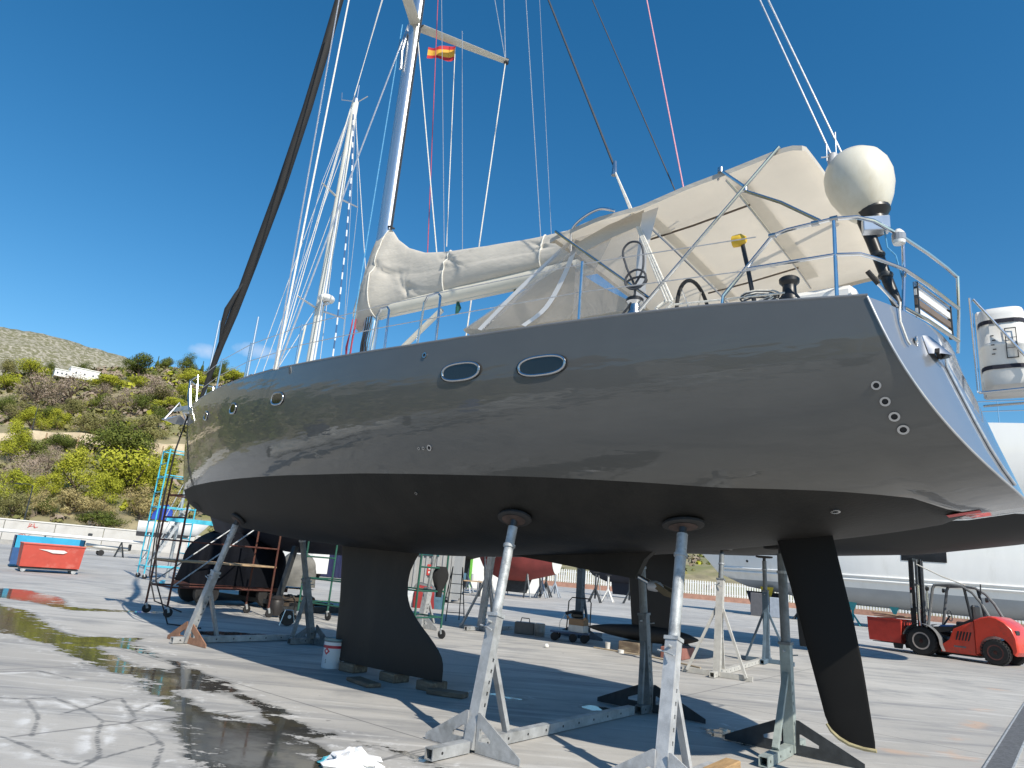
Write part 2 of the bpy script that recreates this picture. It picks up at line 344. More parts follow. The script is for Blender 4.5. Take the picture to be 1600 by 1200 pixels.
    for comp in (0, 1):
        fr = math_('ABSOLUTE', math_('SUBTRACT', math_('FRACT', math_('ADD', math_('DIVIDE', sx.outputs[comp], 5.2), .37+.11*comp)), .5))
        col = mix(math_('MULTIPLY', rng(fr, .0014, .0035, 1, 0), .65), col, (.13, .13, .13))
    col = mix(math_('MULTIPLY', damp, .62), col, (.13, .13, .125))
    algae = mix(rng(mid, .4, .65), (.022, .023, .021), (.075, .062, .026))
    algae = mix(rng(mott, .40, .60), algae, (.014, .014, .013))
    col = mix(math_('MULTIPLY', wetm, .86), col, algae)
    L.new(col, b.inputs['Base Color'])
    rgh = math_('SUBTRACT', rng(fine, .3, .7, .68, .88), math_('MULTIPLY', damp, .2))
    rgh = math_('MULTIPLY', rgh, math_('SUBTRACT', 1.0, math_('MULTIPLY', wetm, rng(mott, .35, .62, .975, .80))))
    L.new(rgh, b.inputs['Roughness'])
    sp_ = math_('ADD', .28, math_('MULTIPLY', wetm, .3)); L.new(sp_, b.inputs['Specular IOR Level'])
    hgt = math_('ADD', math_('MULTIPLY', fine, .5), math_('MULTIPLY', mid, .6))
    bp = n.new('ShaderNodeBump'); bp.inputs['Distance'].default_value = .012
    L.new(hgt, bp.inputs['Height']); L.new(math_('MULTIPLY', math_('SUBTRACT', 1.0, math_('MULTIPLY', wetm, .93)), .34), bp.inputs['Strength']); L.new(bp.outputs[0], b.inputs['Normal'])
    me.materials.append(m); o = bpy.data.objects.new('ground', me); C.objects.link(o); o['kind'] = 'structure'; return o
ground()

# drain channel with grating, running away on the right
def drain():
    a = Vector((5.08, 7.50, 0)); d = Vector((.632, .775, 0)); x = Vector((.775, -.632, 0))
    st = empty('drain_channel', a); st['kind'] = 'structure'; st.rotation_euler = (0, 0, math.atan2(d.y, d.x))
    Ln = 14.0
    f = MB(); f.box((Ln/2, .115, .012), (Ln, .02, .02)); f.box((Ln/2, -.115, .012), (Ln, .02, .02)); f.build('frame', galv_worn, st)
    MB().box((Ln/2, 0, .002), (Ln, .21, .004)).build('channel_bed', dark_steel, st)
    g = MB(); k = 0
    while k*.06 < Ln: g.box((k*.06+.02, 0, .012), (.030, .21, .016)); k += 1
    g.build('grate_bar', mat('grate_steel', (.24, .24, .245), .5, .4, .3, 20), st, kind='stuff')
drain()

# ============================================================ hillside
ELV = [(-180, 8), (-60, 8.5), (-45, 8.8), (-38, 9.3), (-34, 10.5), (-30, 11.7), (-27, 12.5), (-20, 12.9), (-15, 11), (-10, 7), (0, 3.2), (12, 3.0), (90, 2.6)]
ELR = [(-180, 7), (-70, 11), (-45, 12.4), (-38, 12.75), (-34, 12.95), (-30, 12.5), (-27, 11.3), (-20, 8), (-8, 3), (12, .5)]
def lerp(x, t):
    if x <= t[0][0]: return t[0][1]
    for (a, b), (c, d) in zip(t, t[1:]):
        if x <= c: return b+(d-b)*(x-a)/(c-a)
    return t[-1][1]
def und(x, y, s=1.0):
    return (math.sin(x*.071+1.3)*math.cos(y*.063)+.5*math.sin(x*.17+y*.13)+.3*math.sin(x*.31-y*.27+2)+.18*math.sin(x*.77+y*.6))*s
D0, D1 = 84.0, 240.0
def d0(az): return 84.0+26*min(1, max(0, (az+10)/10))
def hill_z(D, az):
    zt = 1.6+D1*math.tan(R(lerp(az, ELV))); t = (D-d0(az))/(D1-d0(az)); a = R(az); x, y = D*math.sin(a), D*math.cos(a)
    if t <= 0: return -.5
    z = zt*(t if t < 1 else 1-.25*(t-1))
    return z+und(x, y)*min(1, t*4)*.8*(1 if t < .9 else max(0, 1-(t-.9)*10)*.7+.3)
def polar_mesh(name, m, az0, az1, na, Ds, zf):
    rows = []
    for i in range(na+1):
        az = az0+(az1-az0)*i/na; a = R(az)
        Dm = [d0(az)+(D-84)*((330-d0(az))/246) for D in Ds] if Ds[0] < 90 else Ds
        rows.append([(D*math.sin(a), D*math.cos(a), zf(D, az)) for D in Dm])
    o = MB().grid(rows).build(name, m, smooth=True, angle=180); o['kind'] = 'structure'; return o
soil = mat('dry_hillside_soil', (.30, .255, .15), .95, 0, .35, .35, .4, 3, col2=(.19, .19, .075), patch=(.09, .42, .6))
rock = mat('rocky_slope', (.32, .295, .235), .95, 0, .4, .6, .6, .8, col2=(.15, .145, .075), patch=(.45, .44, .54))
polar_mesh('hillside', soil, -150, 88, 330, [D0-4, D0+1, 88, 92, 97, 103, 110, 118, 127, 136, 146, 156, 167, 178, 190, 203, 216, 228, 240, 256, 290, 330], hill_z)
def rock_z(D, az):
    zt = 1.6+540*math.tan(R(lerp(az, ELR))); t = (D-330)/210; a = R(az); x, y = D*math.sin(a), D*math.cos(a)
    z = 20+(zt-20)*(t if t < 1 else 1-.3*(t-1))
    return z+und(x*.5, y*.5, 2.2)*min(1, max(t, 0)*3)*(.35 if t > .9 else 1)+rnd.uniform(-1, 1)*(.9 if t < .95 else .5)
polar_mesh('rocky_hill', rock, -110, 2, 300, [330+210*k/26 for k in range(27)]+[560, 600, 660], rock_z)
def on_hill(az, el):
    lo = None
    for k in range(400):
        D = D0+1+k*.5
        if math.degrees(math.atan2(hill_z(D, az)-1.6, D)) >= el: return D
    return 238.0
# dirt track across the slope
tr = []
for az, el in ((-60, 5.2), (-50, 5.1), (-44, 5.1), (-38, 5.2), (-36.1, 5.5), (-34.4, 6.0), (-32.6, 6.2), (-30.6, 6.3), (-28.6, 6.5), (-26.1, 6.6), (-24.4, 6.9), (-21, 7.0)):
    tr.append((az, on_hill(az, el)))
rows = []
for i in range(len(tr)-1):
    for k in range(6):
        t = k/6; az = tr[i][0]*(1-t)+tr[i+1][0]*t; D = tr[i][1]*(1-t)+tr[i+1][1]*t; a = R(az); zc = hill_z(D-2.2, az)+1.15
        rows.append([((D+q)*math.sin(a), (D+q)*math.cos(a), zc+(-2.2 if abs(q) > 3.2 and q < 0 else 0)+(.4 if q > 0 else 0)*abs(q)/3) for q in (-3.6, -3, 0, 3, 3.8)])
o = MB().grid(rows).build('dirt_track', mat('sandy_track', (.52, .43, .30), .95, 0, .2, 1.2, .2, 10, col2=(.40, .30, .19), patch=(.5, .5, .7)), smooth=True, angle=60); o['kind'] = 'structure'

# ------------------------------------------------------------ vegetation
def leaf_mat(name, a, b_, c):
    m = bpy.data.materials.new(name); m.use_nodes = True; nt = m.node_tree; n = nt.nodes; L = nt.links; b = n['Principled BSDF']
    g = n.new('ShaderNodeNewGeometry'); oi = n.new('ShaderNodeObjectInfo')
    ad = n.new('ShaderNodeMath'); ad.operation = 'MULTIPLY_ADD'; ad.inputs[1].default_value = .7
    L.new(g.outputs['Random Per Island'], ad.inputs[0]); ob = n.new('ShaderNodeMath'); ob.operation = 'MULTIPLY'; ob.inputs[1].default_value = .3; L.new(oi.outputs['Random'], ob.inputs[0]); L.new(ob.outputs[0], ad.inputs[2])
    cr = n.new('ShaderNodeValToRGB'); e = cr.color_ramp.elements; e[0].color = (*a, 1); e[1].color = (*c, 1); k = e.new(.5); k.color = (*b_, 1)
    L.new(ad.outputs[0], cr.inputs[0]); L.new(cr.outputs[0], b.inputs['Base Color']); b.inputs['Roughness'].default_value = .75; b.inputs['Specular IOR Level'].default_value = .2
    MATS[name] = m; return m
LEAF = {'Y': leaf_mat('pine_yellow_green', (.19, .215, .018), (.31, .325, .028), (.43, .42, .05)),
        'D': leaf_mat('evergreen_dark', (.05, .07, .015), (.095, .12, .022), (.17, .185, .035)),
        'O': leaf_mat('olive_scrub', (.12, .125, .04), (.19, .18, .065), (.27, .25, .10)),
        'B': leaf_mat('dead_brown', (.21, .165, .125), (.30, .235, .18), (.39, .31, .24)),
        'T': leaf_mat('dry_tan', (.25, .20, .08), (.37, .30, .13), (.47, .39, .19))}
bark = mat('bark', (.12, .085, .06), .9, 0, .3, 8, .5, 20)
def crown_mesh(kind, seed, hr, n_leaf, ls):
    r_ = random.Random(seed); vs, fs = [], []; blobs = []
    for k in range(15):
        a = r_.uniform(0, 6.283); q = r_.random()**.6*.34; br = r_.uniform(.12, .23)
        zz = hr*r_.uniform(.32, .82)*(1-.55*(q/.34)**2)
        blobs.append((q*math.cos(a), q*math.sin(a), zz, br, br*min(1.0, hr*1.15)))
    blobs.append((0, 0, hr*.6, .26, hr*.3))
    for k in range(n_leaf):
        bx, by, bz, br, bh = blobs[r_.randrange(len(blobs))]
        d = Vector((r_.gauss(0, 1), r_.gauss(0, 1), r_.gauss(.25, 1))).normalized(); rr = r_.random()**.35
        p = Vector((bx+d.x*br*rr, by+d.y*br*rr, max(.02, bz+d.z*bh*rr)))
        t = Vector((r_.gauss(0, 1), r_.gauss(0, 1), r_.gauss(0, .7))).normalized(); w = d.cross(t).normalized() if d.cross(t).length > .01 else Vector((1, 0, 0))
        t = (w.cross(d)+d*r_.uniform(-.6, .6)).normalized(); s1 = ls*r_.uniform(.6, 1.4); s2 = s1*r_.uniform(.4, .8)
        i = len(vs); vs += [p-t*s1-w*s2*.4, p+w*s2, p+t*s1, p-w*s2*.7]; fs.append((i, i+1, i+2, i+3))
    me = bpy.data.meshes.new('crown'); me.from_pydata([tuple(v) for v in vs], [], fs); me.update(); me.materials.append(LEAF[kind]); return me
def trunk_mesh(seed, hr):
    r_ = random.Random(seed); m = MB(); m.tube([(0, 0, -.1), (.01, .01, .12*hr), (.0, .02, .45*hr)], [.035, .026, .014], 6)
    for k in range(5):
        a = k*1.3+r_.random(); m.tube([(0, .01, hr*(.1+.06*k)), (.12*math.cos(a), .12*math.sin(a), hr*(.3+.05*k)), (.26*math.cos(a), .26*math.sin(a), hr*(.48+.05*k))], [.018, .012, .005], 5)
    me = m.mesh('trunk'); me.materials.append(bark); return me
CR = {k: [(crown_mesh(k, 10*i+ord(k), h, 5600 if k != 'B' else 4200, .0145 if k != 'B' else .0105), h) for i, h in enumerate((.45, .62, .85))] for k in 'YDOBT'}
TK = trunk_mesh(3, .6)
TREES = [('Y',-27.8,2.65,122,0.6),('Y',-31.3,2.32,66,1.03),('Y',-35.2,4.11,40,1.4),('Y',-34.6,6.3,46,0.74),('Y',-33.1,6.76,36,0.78),('Y',-27.3,5.31,26,0.77),('Y',-26.3,9.38,48,0.38),('Y',-25.6,10.19,36,0.78),('Y',-29.3,1.93,52,0.88),('Y',-26.5,2.72,60,0.97),('Y',-34.4,1.32,52,0.92),('D',-25.9,12.18,36,0.89),('D',-29.0,11.25,60,0.57),('Y',-35.3,9.81,48,0.62),('Y',-36.5,8.64,40,0.7),('Y',-30.7,10.15,62,0.29),('Y',-28.8,10.62,40,0.4),('Y',-25.3,11.51,50,0.44),('Y',-22.5,12.11,40,0.65),('D',-24.0,11.75,40,0.65),('D',-24.1,9.75,50,0.8),('D',-29.2,5.5,98,0.47),('D',-28.2,8.65,44,0.77),('D',-34.4,8.49,32,0.69),('D',-30.8,8.47,36,0.67),('D',-36.1,7.07,36,0.83),('D',-33.8,6.72,40,0.7),('O',-31.3,6.53,50,0.68),('O',-29.8,6.41,60,0.7),('O',-35.3,6.71,44,0.82),('D',-27.0,7.92,40,0.7),('O',-27.6,6.76,60,0.67),('O',-32.5,7.77,40,0.62),('D',-34.9,5.11,30,0.93),('B',-34.8,7.94,72,0.67),('B',-32.8,8.34,66,0.73),('B',-29.7,8.28,50,0.88),('B',-27.8,9.69,70,0.54),('B',-34.9,6.86,50,0.56),('B',-34.3,2.36,70,0.77),('B',-33.0,3.57,44,1.0),('B',-30.9,9.37,40,0.55),('T',-31.2,1.0,58,0.66),('T',-26.9,1.21,56,0.89),('T',-29.5,0.93,44,0.68),('T',-32.9,0.91,40,0.8),('T',-25.3,1.25,40,1.25),('O',-34.3,0.58,44,0.73),('O',-28.9,2.88,44,0.68),('D',-32.6,0.85,30,0.87),('D',-29.4,0.5,70,0.31),('D',-34.2,4.52,60,0.43),('D',-32.4,5.36,50,0.44),('Y',-32.8,2.12,44,0.77),('Y',-26.0,4.17,40,1.25),('D',-27.3,12.09,30,0.67),('D',-23.4,12.36,26,1.08),('O',-26.9,9.74,40,0.75),('D',-32.5,10.51,26,0.92),('D',-34.4,10.19,24,0.92),('O',-36.8,9.54,30,1.0)]
KN = {'Y': ('pine_tree', 'bright yellow-green pine', 'tree', 'sunlit yellow-green pines on the hillside'), 'D': ('evergreen_tree', 'dark green evergreen', 'tree', 'dark evergreens on the hillside'),
      'O': ('olive_shrub', 'dull olive-green shrub', 'shrub', 'olive-green shrubs on the hillside'), 'B': ('dead_pine_tree', 'brown leafless dead pine', 'tree', 'dead brown pines on the hillside'),
      'T': ('dry_shrub', 'dry tan feathery shrub', 'shrub', 'dry tan shrubs behind the boatyard wall')}
ORD = ['leftmost', 'second from left', 'third from left', 'fourth from left', 'fifth from left', 'sixth from left', 'seventh from left', 'eighth from left', 'ninth from left', 'tenth from left', 'eleventh from left', 'twelfth from left']
def band(el): return 'just above the boatyard wall' if el < 3 else ('on the lower slope below the track' if el < 5.6 else ('on the middle slope above the track' if el < 9.5 else 'along the hilltop skyline'))
cnt = {}
for k, az, el, w, hr in sorted(TREES, key=lambda t: t[1]):
    D = on_hill(az, el); a = R(az); sc = D*w/1080*1.02; z = hill_z(D, az)
    key = (k, band(el)); i = cnt.get(key, 0); cnt[key] = i+1
    nm, ds, ct, gp = KN[k]
    t = thing(nm, f'{ds} {band(el)}, {ORD[i]}', ct, (D*math.sin(a), D*math.cos(a), z-.15), rnd.uniform(0, 6.28), gp)
    me, h0 = min(CR[k], key=lambda q: abs(q[1]-hr)); t.scale = (sc*1.12, sc*1.12, sc*hr/h0*1.1)
    for q in ('crown', 'trunk'):
        c = bpy.data.objects.new(q, me if q == 'crown' else TK); C.objects.link(c); c.parent = t
# hedge of unplaced scrub: one mass nobody could count
def scrub():
    r_ = random.Random(5); vs, fs, mi = [], [], []
    for k in range(8200):
        side = r_.random(); az = r_.uniform(-62, -14) if side < .55 else (r_.uniform(-140, -50) if side < .93 else r_.uniform(-5, 60)); D = d0(az)+4+(D1-D0)*r_.random()**.75
        if abs(D-lerp(az, tr)) < 5.5: continue
        a = R(az); x, y, z = D*math.sin(a), D*math.cos(a), hill_z(D, az); s = r_.uniform(.35, 1.5)*(1 if D < 150 else 1.25); kd = r_.choice((0, 0, 1, 2, 3, 4, 4)) if az > -50 else r_.choice((0, 2, 2, 2)); s *= 1.0 if az > -50 else 2.3
        for q in range(15):
            d = Vector((r_.gauss(0, 1), r_.gauss(0, 1), abs(r_.gauss(0, 1)))).normalized(); p = Vector((x, y, z))+Vector((d.x*s, d.y*s, d.z*s*.85))*r_.uniform(.5, 1)
            t = Vector((r_.gauss(0, 1), r_.gauss(0, 1), r_.gauss(0, 1))).normalized(); w = d.cross(t).normalized(); t = w.cross(d)+d*r_.uniform(-.5, .5); e = s*r_.uniform(.22, .5)
            i = len(vs); vs += [p-t*e, p+w*e*.7, p+t*e, p-w*e*.6]; fs.append((i, i+1, i+2, i+3)); mi.append(kd)
    me = bpy.data.meshes.new('hillside_scrub'); me.from_pydata([tuple(v) for v in vs], [], fs); me.update()
    for k in 'OODYT': me.materials.append(LEAF[k])
    me.materials[4] = LEAF['B']; me.polygons.foreach_set('material_index', np.array(mi, 'i4'))
    o = bpy.data.objects.new('hillside_scrub', me); C.objects.link(o); o['kind'] = 'stuff'; tag(o, 'low mixed scrub covering the hillside between the trees', 'scrub')
scrub()
# cypresses on the skyline
cyp = []
for k in range(2):
    m = MB(); r_ = random.Random(40+k); vs, fs = [], []
    for q in range(700):
        h = r_.random(); rr = .13*math.sin(min(1, h*1.25+.12)*math.pi)**.7*r_.uniform(.6, 1.1); a = r_.uniform(0, 6.28); p = Vector((rr*math.cos(a), rr*math.sin(a), h)); i = len(vs); w = Vector((-math.sin(a), math.cos(a), 0))*.03
        vs += [p-w, p+w, p+Vector((0, 0, .07)), ]; fs.append((i, i+1, i+2))
    me = bpy.data.meshes.new('crown'); me.from_pydata([tuple(v) for v in vs], [], fs); me.materials.append(LEAF['D']); cyp.append(me)
for i, (az, h) in enumerate(((-27.9, 4.2), (-27.5, 3.4), (-27.2, 4.0), (-24.8, 3.8), (-24.3, 4.2))):
    D = 236; a = R(az); t = thing('cypress_tree', f'slim dark cypress on the hilltop skyline, {ORD[i]} of five', 'tree', (D*math.sin(a), D*math.cos(a), hill_z(D, az)-.3), i*1.1, 'cypresses on the skyline')
    t.scale = (h, h, h)
    for q, me in (('crown', cyp[i % 2]), ('trunk', TK)):
        c = bpy.data.objects.new(q, me); C.objects.link(c); c.parent = t
# white house on the hill
def house():
    D = 222; a = R(-31.7); x, y = D*math.sin(a), D*math.cos(a); z = hill_z(D, -31.5)
    t = thing('white_house', 'long low white house among trees near the hilltop', 'house', (x, y, z-.4), -a+R(6)); t.scale = (.85, .85, .8)
    wm = mat('house_white', (.80, .80, .78), .7, 0, .03); gm = mat('house_glass', (.06, .07, .09), .15, 0, .1)
    for nm, c, s in (('main_wall', (-3, 0, 1.2), (8, 6, 3.4)), ('side_wall', (-9, 1, .2), (4, 6, 2.2)), ('wing_wall', (5.5, 1, .9), (9, 5, 2.4))):
        w = MB().box(c, s).build(nm, wm, t)
        MB().box((c[0], c[1], c[2]+s[2]/2+.12), (s[0]+.4, s[1]+.4, .25)).build('parapet', wm, w)
        for k in range(3): MB().box((c[0]-s[0]*.3+k*s[0]*.3, c[1]-s[1]/2-.02, c[2]), (.45, .08, .6)).build('window', gm, w)
house()
# fence posts below the track and a lamp post by the wall
for i, (az, el) in enumerate(((-33.6, 5.34), (-32.7, 5.31), (-31.7, 5.38), (-30.7, 5.26), (-29.5, 5.26), (-27.9, 5.22), (-26.3, 5.64))):
    D = on_hill(az, el); a = R(az)
    o = MB().tube([(0, 0, -.3), (.02, 0, 2.1)], [.12, .1], 7).build('fence_post', timber); o.location = (D*math.sin(a), D*math.cos(a), hill_z(D, az)+.1)
    tag(o, f'pale wooden fence post below the dirt track, {ORD[i]}', 'post', 'fence posts below the track')
def lamp(az, D, h, label):
    a = R(az); t = thing('lamp_post', label, 'lamp post', (D*math.sin(a), D*math.cos(a), max(hill_z(D, az), 0)), 0)
    MB().tube([(0, 0, 0), (0, 0, h)], [.09, .05], 8).build('pole', dark_steel, t); MB().tube([(0, 0, h), (-.5, 0, h+.15), (-1.1, -.2, h+.1)], .035, 6).build('arm', dark_steel, t); MB().bbox((-1.3, -.25, h+.06), (.7, .25, .12), .03).build('lamp_head', dark_steel, t)
lamp(-33.6, 88, 4.6, 'grey lamp post standing behind the boatyard wall')
lamp(-34.5, on_hill(-34.5, 6.1), 5, 'thin lamp post beside the dirt track on the hillside')

# ------------------------------------------------------------ boundary wall and fence
def wall():
    A = Vector((-68, 56.7, 0)); B = Vector((-4, 82.3, 0)); d = (B-A); Ln = d.length; d.normalize(); ang = math.atan2(d.y, d.x)
    t = thing('boundary_wall', 'long whitewashed concrete wall at the foot of the hill', 'wall', A, ang); t.scale = (1, 1, .86)
    wm = mat('whitewashed_concrete', (.52, .505, .475), .85, 0, .12, .5, .2, 8, col2=(.40, .38, .34), patch=(.35, .5, .7)); pm = None; n = 17; w = Ln/n
    MB().box((Ln/2, .25, .2), (Ln, .5, .4)).build('footing', mat('wall_footing', (.36, .35, .33), .9, 0, .2, .8), t)
    for k in range(n):
        if pm is None: o = MB().bbox((0, 0, 1.45), (w-.05, .22, 2.1), .02).build('panel', wm, t); pm = o.data
        else: o = bpy.data.objects.new('panel', pm); C.objects.link(o); o.parent = t
        o.location = ((k+.5)*w, .25, rnd.uniform(-.015, .015))
    MB().box((Ln/2, .25, 2.56), (Ln, .34, .12)).build('coping', mat('coping', (.68, .66, .62), .8, 0, .1, 1), t)
    # red scrawl
    g = MB(); x0 = 26.2
    for pts in ([(0, .3), (.3, .7), (.1, .75), (.05, .4), (.5, .55), (.6, .3)], [(.45, .8), (.5, .35), (.8, .45)], [(-.6, -.55), (-.2, -.3), (.1, -.6), (.4, -.35), (-.1, -.25), (-.3, -.5)]):
        g.tube([(x0+p[0], .13, 1.55+p[1]) for p in pts], .035, 5)
    g.build('graffiti', mat('red_spray', (.55, .10, .08), .7), t, label='red sprayed scrawl')
wall()
def fence():
    wm = mat('white_fence_slat', (.78, .78, .76), .5, 0, .05); bm_ = mat('brick_base', (.40, .22, .16), .9, 0, .2, 2, .2, 6)
    segs = [((3, 98), (38, 88)), ((38, 88), (78, 62))]; sl = None; n = 0
    st = MB()
    for (ax, ay), (bx, by) in segs:
        A = Vector((ax, ay, 0)); B = Vector((bx, by, 0)); d = B-A; Ln = d.length; d.normalize()
        t = thing('palisade_fence', 'white palisade fence on a low brick base, ' + ('far end behind the stands' if n == 0 else 'stretch behind the forklift'), 'fence', A, math.atan2(d.y, d.x)); n += 1
        MB().box((Ln/2, 0, .3), (Ln, .35, .6)).build('brick_base', bm_, t)
        for z in (.85, 2.0): MB().box((Ln/2, .06, z), (Ln, .04, .07)).build('rail', wm, t)
        cnt_ = int(Ln/.30); k = 0; rest = MB()
        for k in range(cnt_):
            if k < 140:
                if sl is None: o = MB().prism([(-.085, .62), (.085, .62), (.085, 2.25), (0, 2.35), (-.085, 2.25)], -.02, .02, 'y').build('slat', wm, t); sl = o.data
                else: o = bpy.data.objects.new('slat', sl); C.objects.link(o); o.parent = t
                o.location = (.15+k*.30, 0, 0)
            else: rest.box((.15+k*.30, 0, 1.45), (.17, .04, 1.7))
        if rest.v: rest.build('slat', wm, t, kind='stuff')
fence()

# ============================================================ MAIN YACHT (local frame: x aft, y starboard, z up)
YK = Vector((-0.665, 9.748, 0)); YA = R(-38)
def yw(u, v, z): return YK+Matrix.Rotation(YA, 3, 'Z') @ Vector((u, v, z))
def interp(x,pts):
    if x<=pts[0][0]: return pts[0][1]
    for (x0,y0),(x1,y1) in zip(pts,pts[1:]):
        if x<=x1:
            return y0+(y1-y0)*(x-x0)/(x1-x0)
    return pts[-1][1]
def cubic(x,pts):
    # catmull-rom style smooth interpolation
    n=len(pts)
    if x<=pts[0][0]: return pts[0][1]
    if x>=pts[-1][0]: return pts[-1][1]
    for i in range(n-1):
        if x<=pts[i+1][0]: break
    x0,y0=pts[i];x1,y1=pts[i+1];h=x1-x0
    m0=(y1-pts[i-1][1])/(x1-pts[i-1][0]) if i>0 else (y1-y0)/h
    m1=(pts[i+2][1]-y0)/(pts[i+2][0]-x0) if i<n-2 else (y1-y0)/h
    t=(x-x0)/h
    return (2*t**3-3*t*t+1)*y0+(t**3-2*t*t+t)*h*m0+(-2*t**3+3*t*t)*y1+(t**3-t*t)*h*m1
ZS=[(-7.7,4.26),(-5.7,4.23),(-4.4,4.2),(-2.4,4.12),(-1.2,4.05),(0,3.99),(1,3.945),(2,3.92),(3.2,3.91),(4.4,3.88),(5.65,3.8)]
ZB=[(-7.7,4.15),(-7.55,3.4),(-7.42,2.85),(-7.25,2.5),(-6.9,2.28),(-6.13,2.09),(-5.2,1.95),(-4,1.84),(-2.77,1.76),(-.55,1.71),(.45,1.74),(1.67,1.81),(3.0,1.92),(4.29,2.09),(4.9,2.18),(5.45,2.28),(5.91,2.38),(6.45,2.48)]
NN=[(-7.7,1.3),(-6.5,1.7),(-5,2.05),(-2,2.5),(1,2.7),(4,2.75),(5.65,2.8)]
def Bm(u):
    s=min(max((u+7.72)/13.37,0),1)
    if s<.72: return .035+2.085*(math.sin(s/.72*math.pi/2)**.85)
    return 2.12-.22*((s-.72)/.28)**1.6
def zs(u): return cubic(u,ZS)
def wst(u): 
    t=min(max((u-4.2)/1.45,0),1); return t*t
def ut(v,z): return 5.63+.40*(1-(v/1.9)**2)+.32*(3.8-z)
def zb(u): return cubic(u+wst(u)*.8,ZB)
def nn(u): return cubic(u,NN)
def sec(u,th,side=-1):
    # th 0 keel .. 1 sheer
    b=Bm(u);z0=zb(u);z1=zs(u);n=nn(u);a=th*math.pi/2
    v=b*math.sin(a)**(2/n) if th>0 else 0.0
    z=z0+(z1-z0)*(1-max(math.cos(a),0)**(2/n))
    if th>=1: z=z1
    uu=u+wst(u)*(ut(v,z)-5.65)
    return uu,side*v,z
ZWL = [(-7.6, 2.60), (-7.07, 2.60), (-6.4, 2.637), (-5, 2.637), (-3.5, 2.62), (-2, 2.597), (-.9, 2.572), (0.1, 2.557), (1.4, 2.522), (2.7, 2.49), (3.7, 2.455), (4.35, 2.427), (5, 2.43), (5.32, 2.42), (5.65, 2.30)]
def th_at(u, z):
    if zb(u) >= z: return 0.0
    lo, hi = 0.0, 1.0
    for _ in range(40):
        md = (lo+hi)/2
        if sec(u, md)[2] < z: lo = md
        else: hi = md
    return lo
def hull_pt(u, th, side=-1, off=0.0):
    p = Vector(sec(u, th, side)); e = .02
    a = Vector(sec(min(u+e, 5.65), th, side))-Vector(sec(u-e, th, side)); b = Vector(sec(u, min(th+e, 1), side))-Vector(sec(u, max(th-e, 0), side))
    n = a.cross(b); n.normalize()
    if n.y*side < 0: n = -n
    a.normalize(); return p+n*off, a, n.cross(a).normalized(), n
def hull_mat():
    m = bpy.data.materials.new('grey_topside_paint'); m.use_nodes = True; nt = m.node_tree; n = nt.nodes; L = nt.links; b = n['Principled BSDF']
    b.inputs['Base Color'].default_value = (.135, .14, .145, 1); b.inputs['Metallic'].default_value = .08; b.inputs['Roughness'].default_value = .42
    b.inputs['Coat Weight'].default_value = 1.0; b.inputs['Coat Roughness'].default_value = .045; b.inputs['Coat IOR'].default_value = 1.46
    tc = n.new('ShaderNodeTexCoord'); mp = n.new('ShaderNodeMapping'); mp.inputs['Scale'].default_value = (.42, 1, 2.3); L.new(tc.outputs['Object'], mp.inputs[0])
    ns = n.new('ShaderNodeTexNoise'); ns.inputs['Scale'].default_value = 1.7; ns.inputs['Detail'].default_value = 3.5; L.new(mp.outputs[0], ns.inputs['Vector'])
    bp = n.new('ShaderNodeBump'); bp.inputs['Strength'].default_value = .36; bp.inputs['Distance'].default_value = .03; L.new(ns.outputs[0], bp.inputs['Height']); L.new(bp.outputs[0], b.inputs['Coat Normal']); 
    m4 = n.new('ShaderNodeMapping'); m4.inputs['Scale'].default_value = (3.5, 1, .45); L.new(tc.outputs['Object'], m4.inputs[0]); n4 = n.new('ShaderNodeTexNoise'); n4.inputs['Scale'].default_value = 2.4; n4.inputs['Detail'].default_value = 8; L.new(m4.outputs[0], n4.inputs['Vector'])
    r4 = n.new('ShaderNodeMapRange'); r4.inputs[1].default_value = .42; r4.inputs[2].default_value = .72; r4.inputs[3].default_value = .015; r4.inputs[4].default_value = .055; L.new(n4.outputs[0], r4.inputs[0]); L.new(r4.outputs[0], b.inputs['Coat Roughness'])
    n3 = n.new('ShaderNodeTexNoise'); n3.inputs['Scale'].default_value = 3; n3.inputs['Detail'].default_value = 7; L.new(tc.outputs['Object'], n3.inputs['Vector'])
    cr = n.new('ShaderNodeValToRGB'); cr.color_ramp.elements[0].color = (.088, .086, .079, 1); cr.color_ramp.elements[1].color = (.106, .103, .095, 1); L.new(n3.outputs[0], cr.inputs[0]); L.new(cr.outputs[0], b.inputs['Base Color'])
    return m
HM = hull_mat()
TM = mat('paler_transom', (.27, .285, .31), .3, .35, .04, 2, coat=1.0)  # transom colour set paler than the topsides
AF = mat('dark_antifouling', (.0125, .0118, .0102), .62, 0, .3, 2.2, .15, 30, col2=(.023, .0205, .0175), patch=(2.2, .44, .70), spec=.33, stretch=(1, 1, .3))
yacht = thing('sailing_yacht', 'large dark grey sailing yacht propped on stands, bow to the left', 'yacht', YK, YA)
US = sorted(set([-7.7+.04*i for i in range(12)]+[-7.2+12.85*i/110 for i in range(111)]))
def hull_patch(a, b, n):
    m = MB()
    for side in (-1, 1):
        m.grid([[sec(u, t, side) for t in [f0+(f1-f0)*k/n for k in range(n+1)]] for u, f0, f1 in ((u, a(u), b(u)) for u in US)])
    return m
wlt = {u: th_at(u, lerp(u, ZWL)) for u in US}
hull = hull_patch(lambda u: wlt[u], lambda u: 1.0, 22).build('topsides', HM, yacht, smooth=True, angle=50, label='glossy dark grey topsides')
bott = hull_patch(lambda u: 0.0, lambda u: wlt[u], 16).build('underwater_hull', AF, yacht, smooth=True, angle=60, label='matt near-black antifouled bottom')
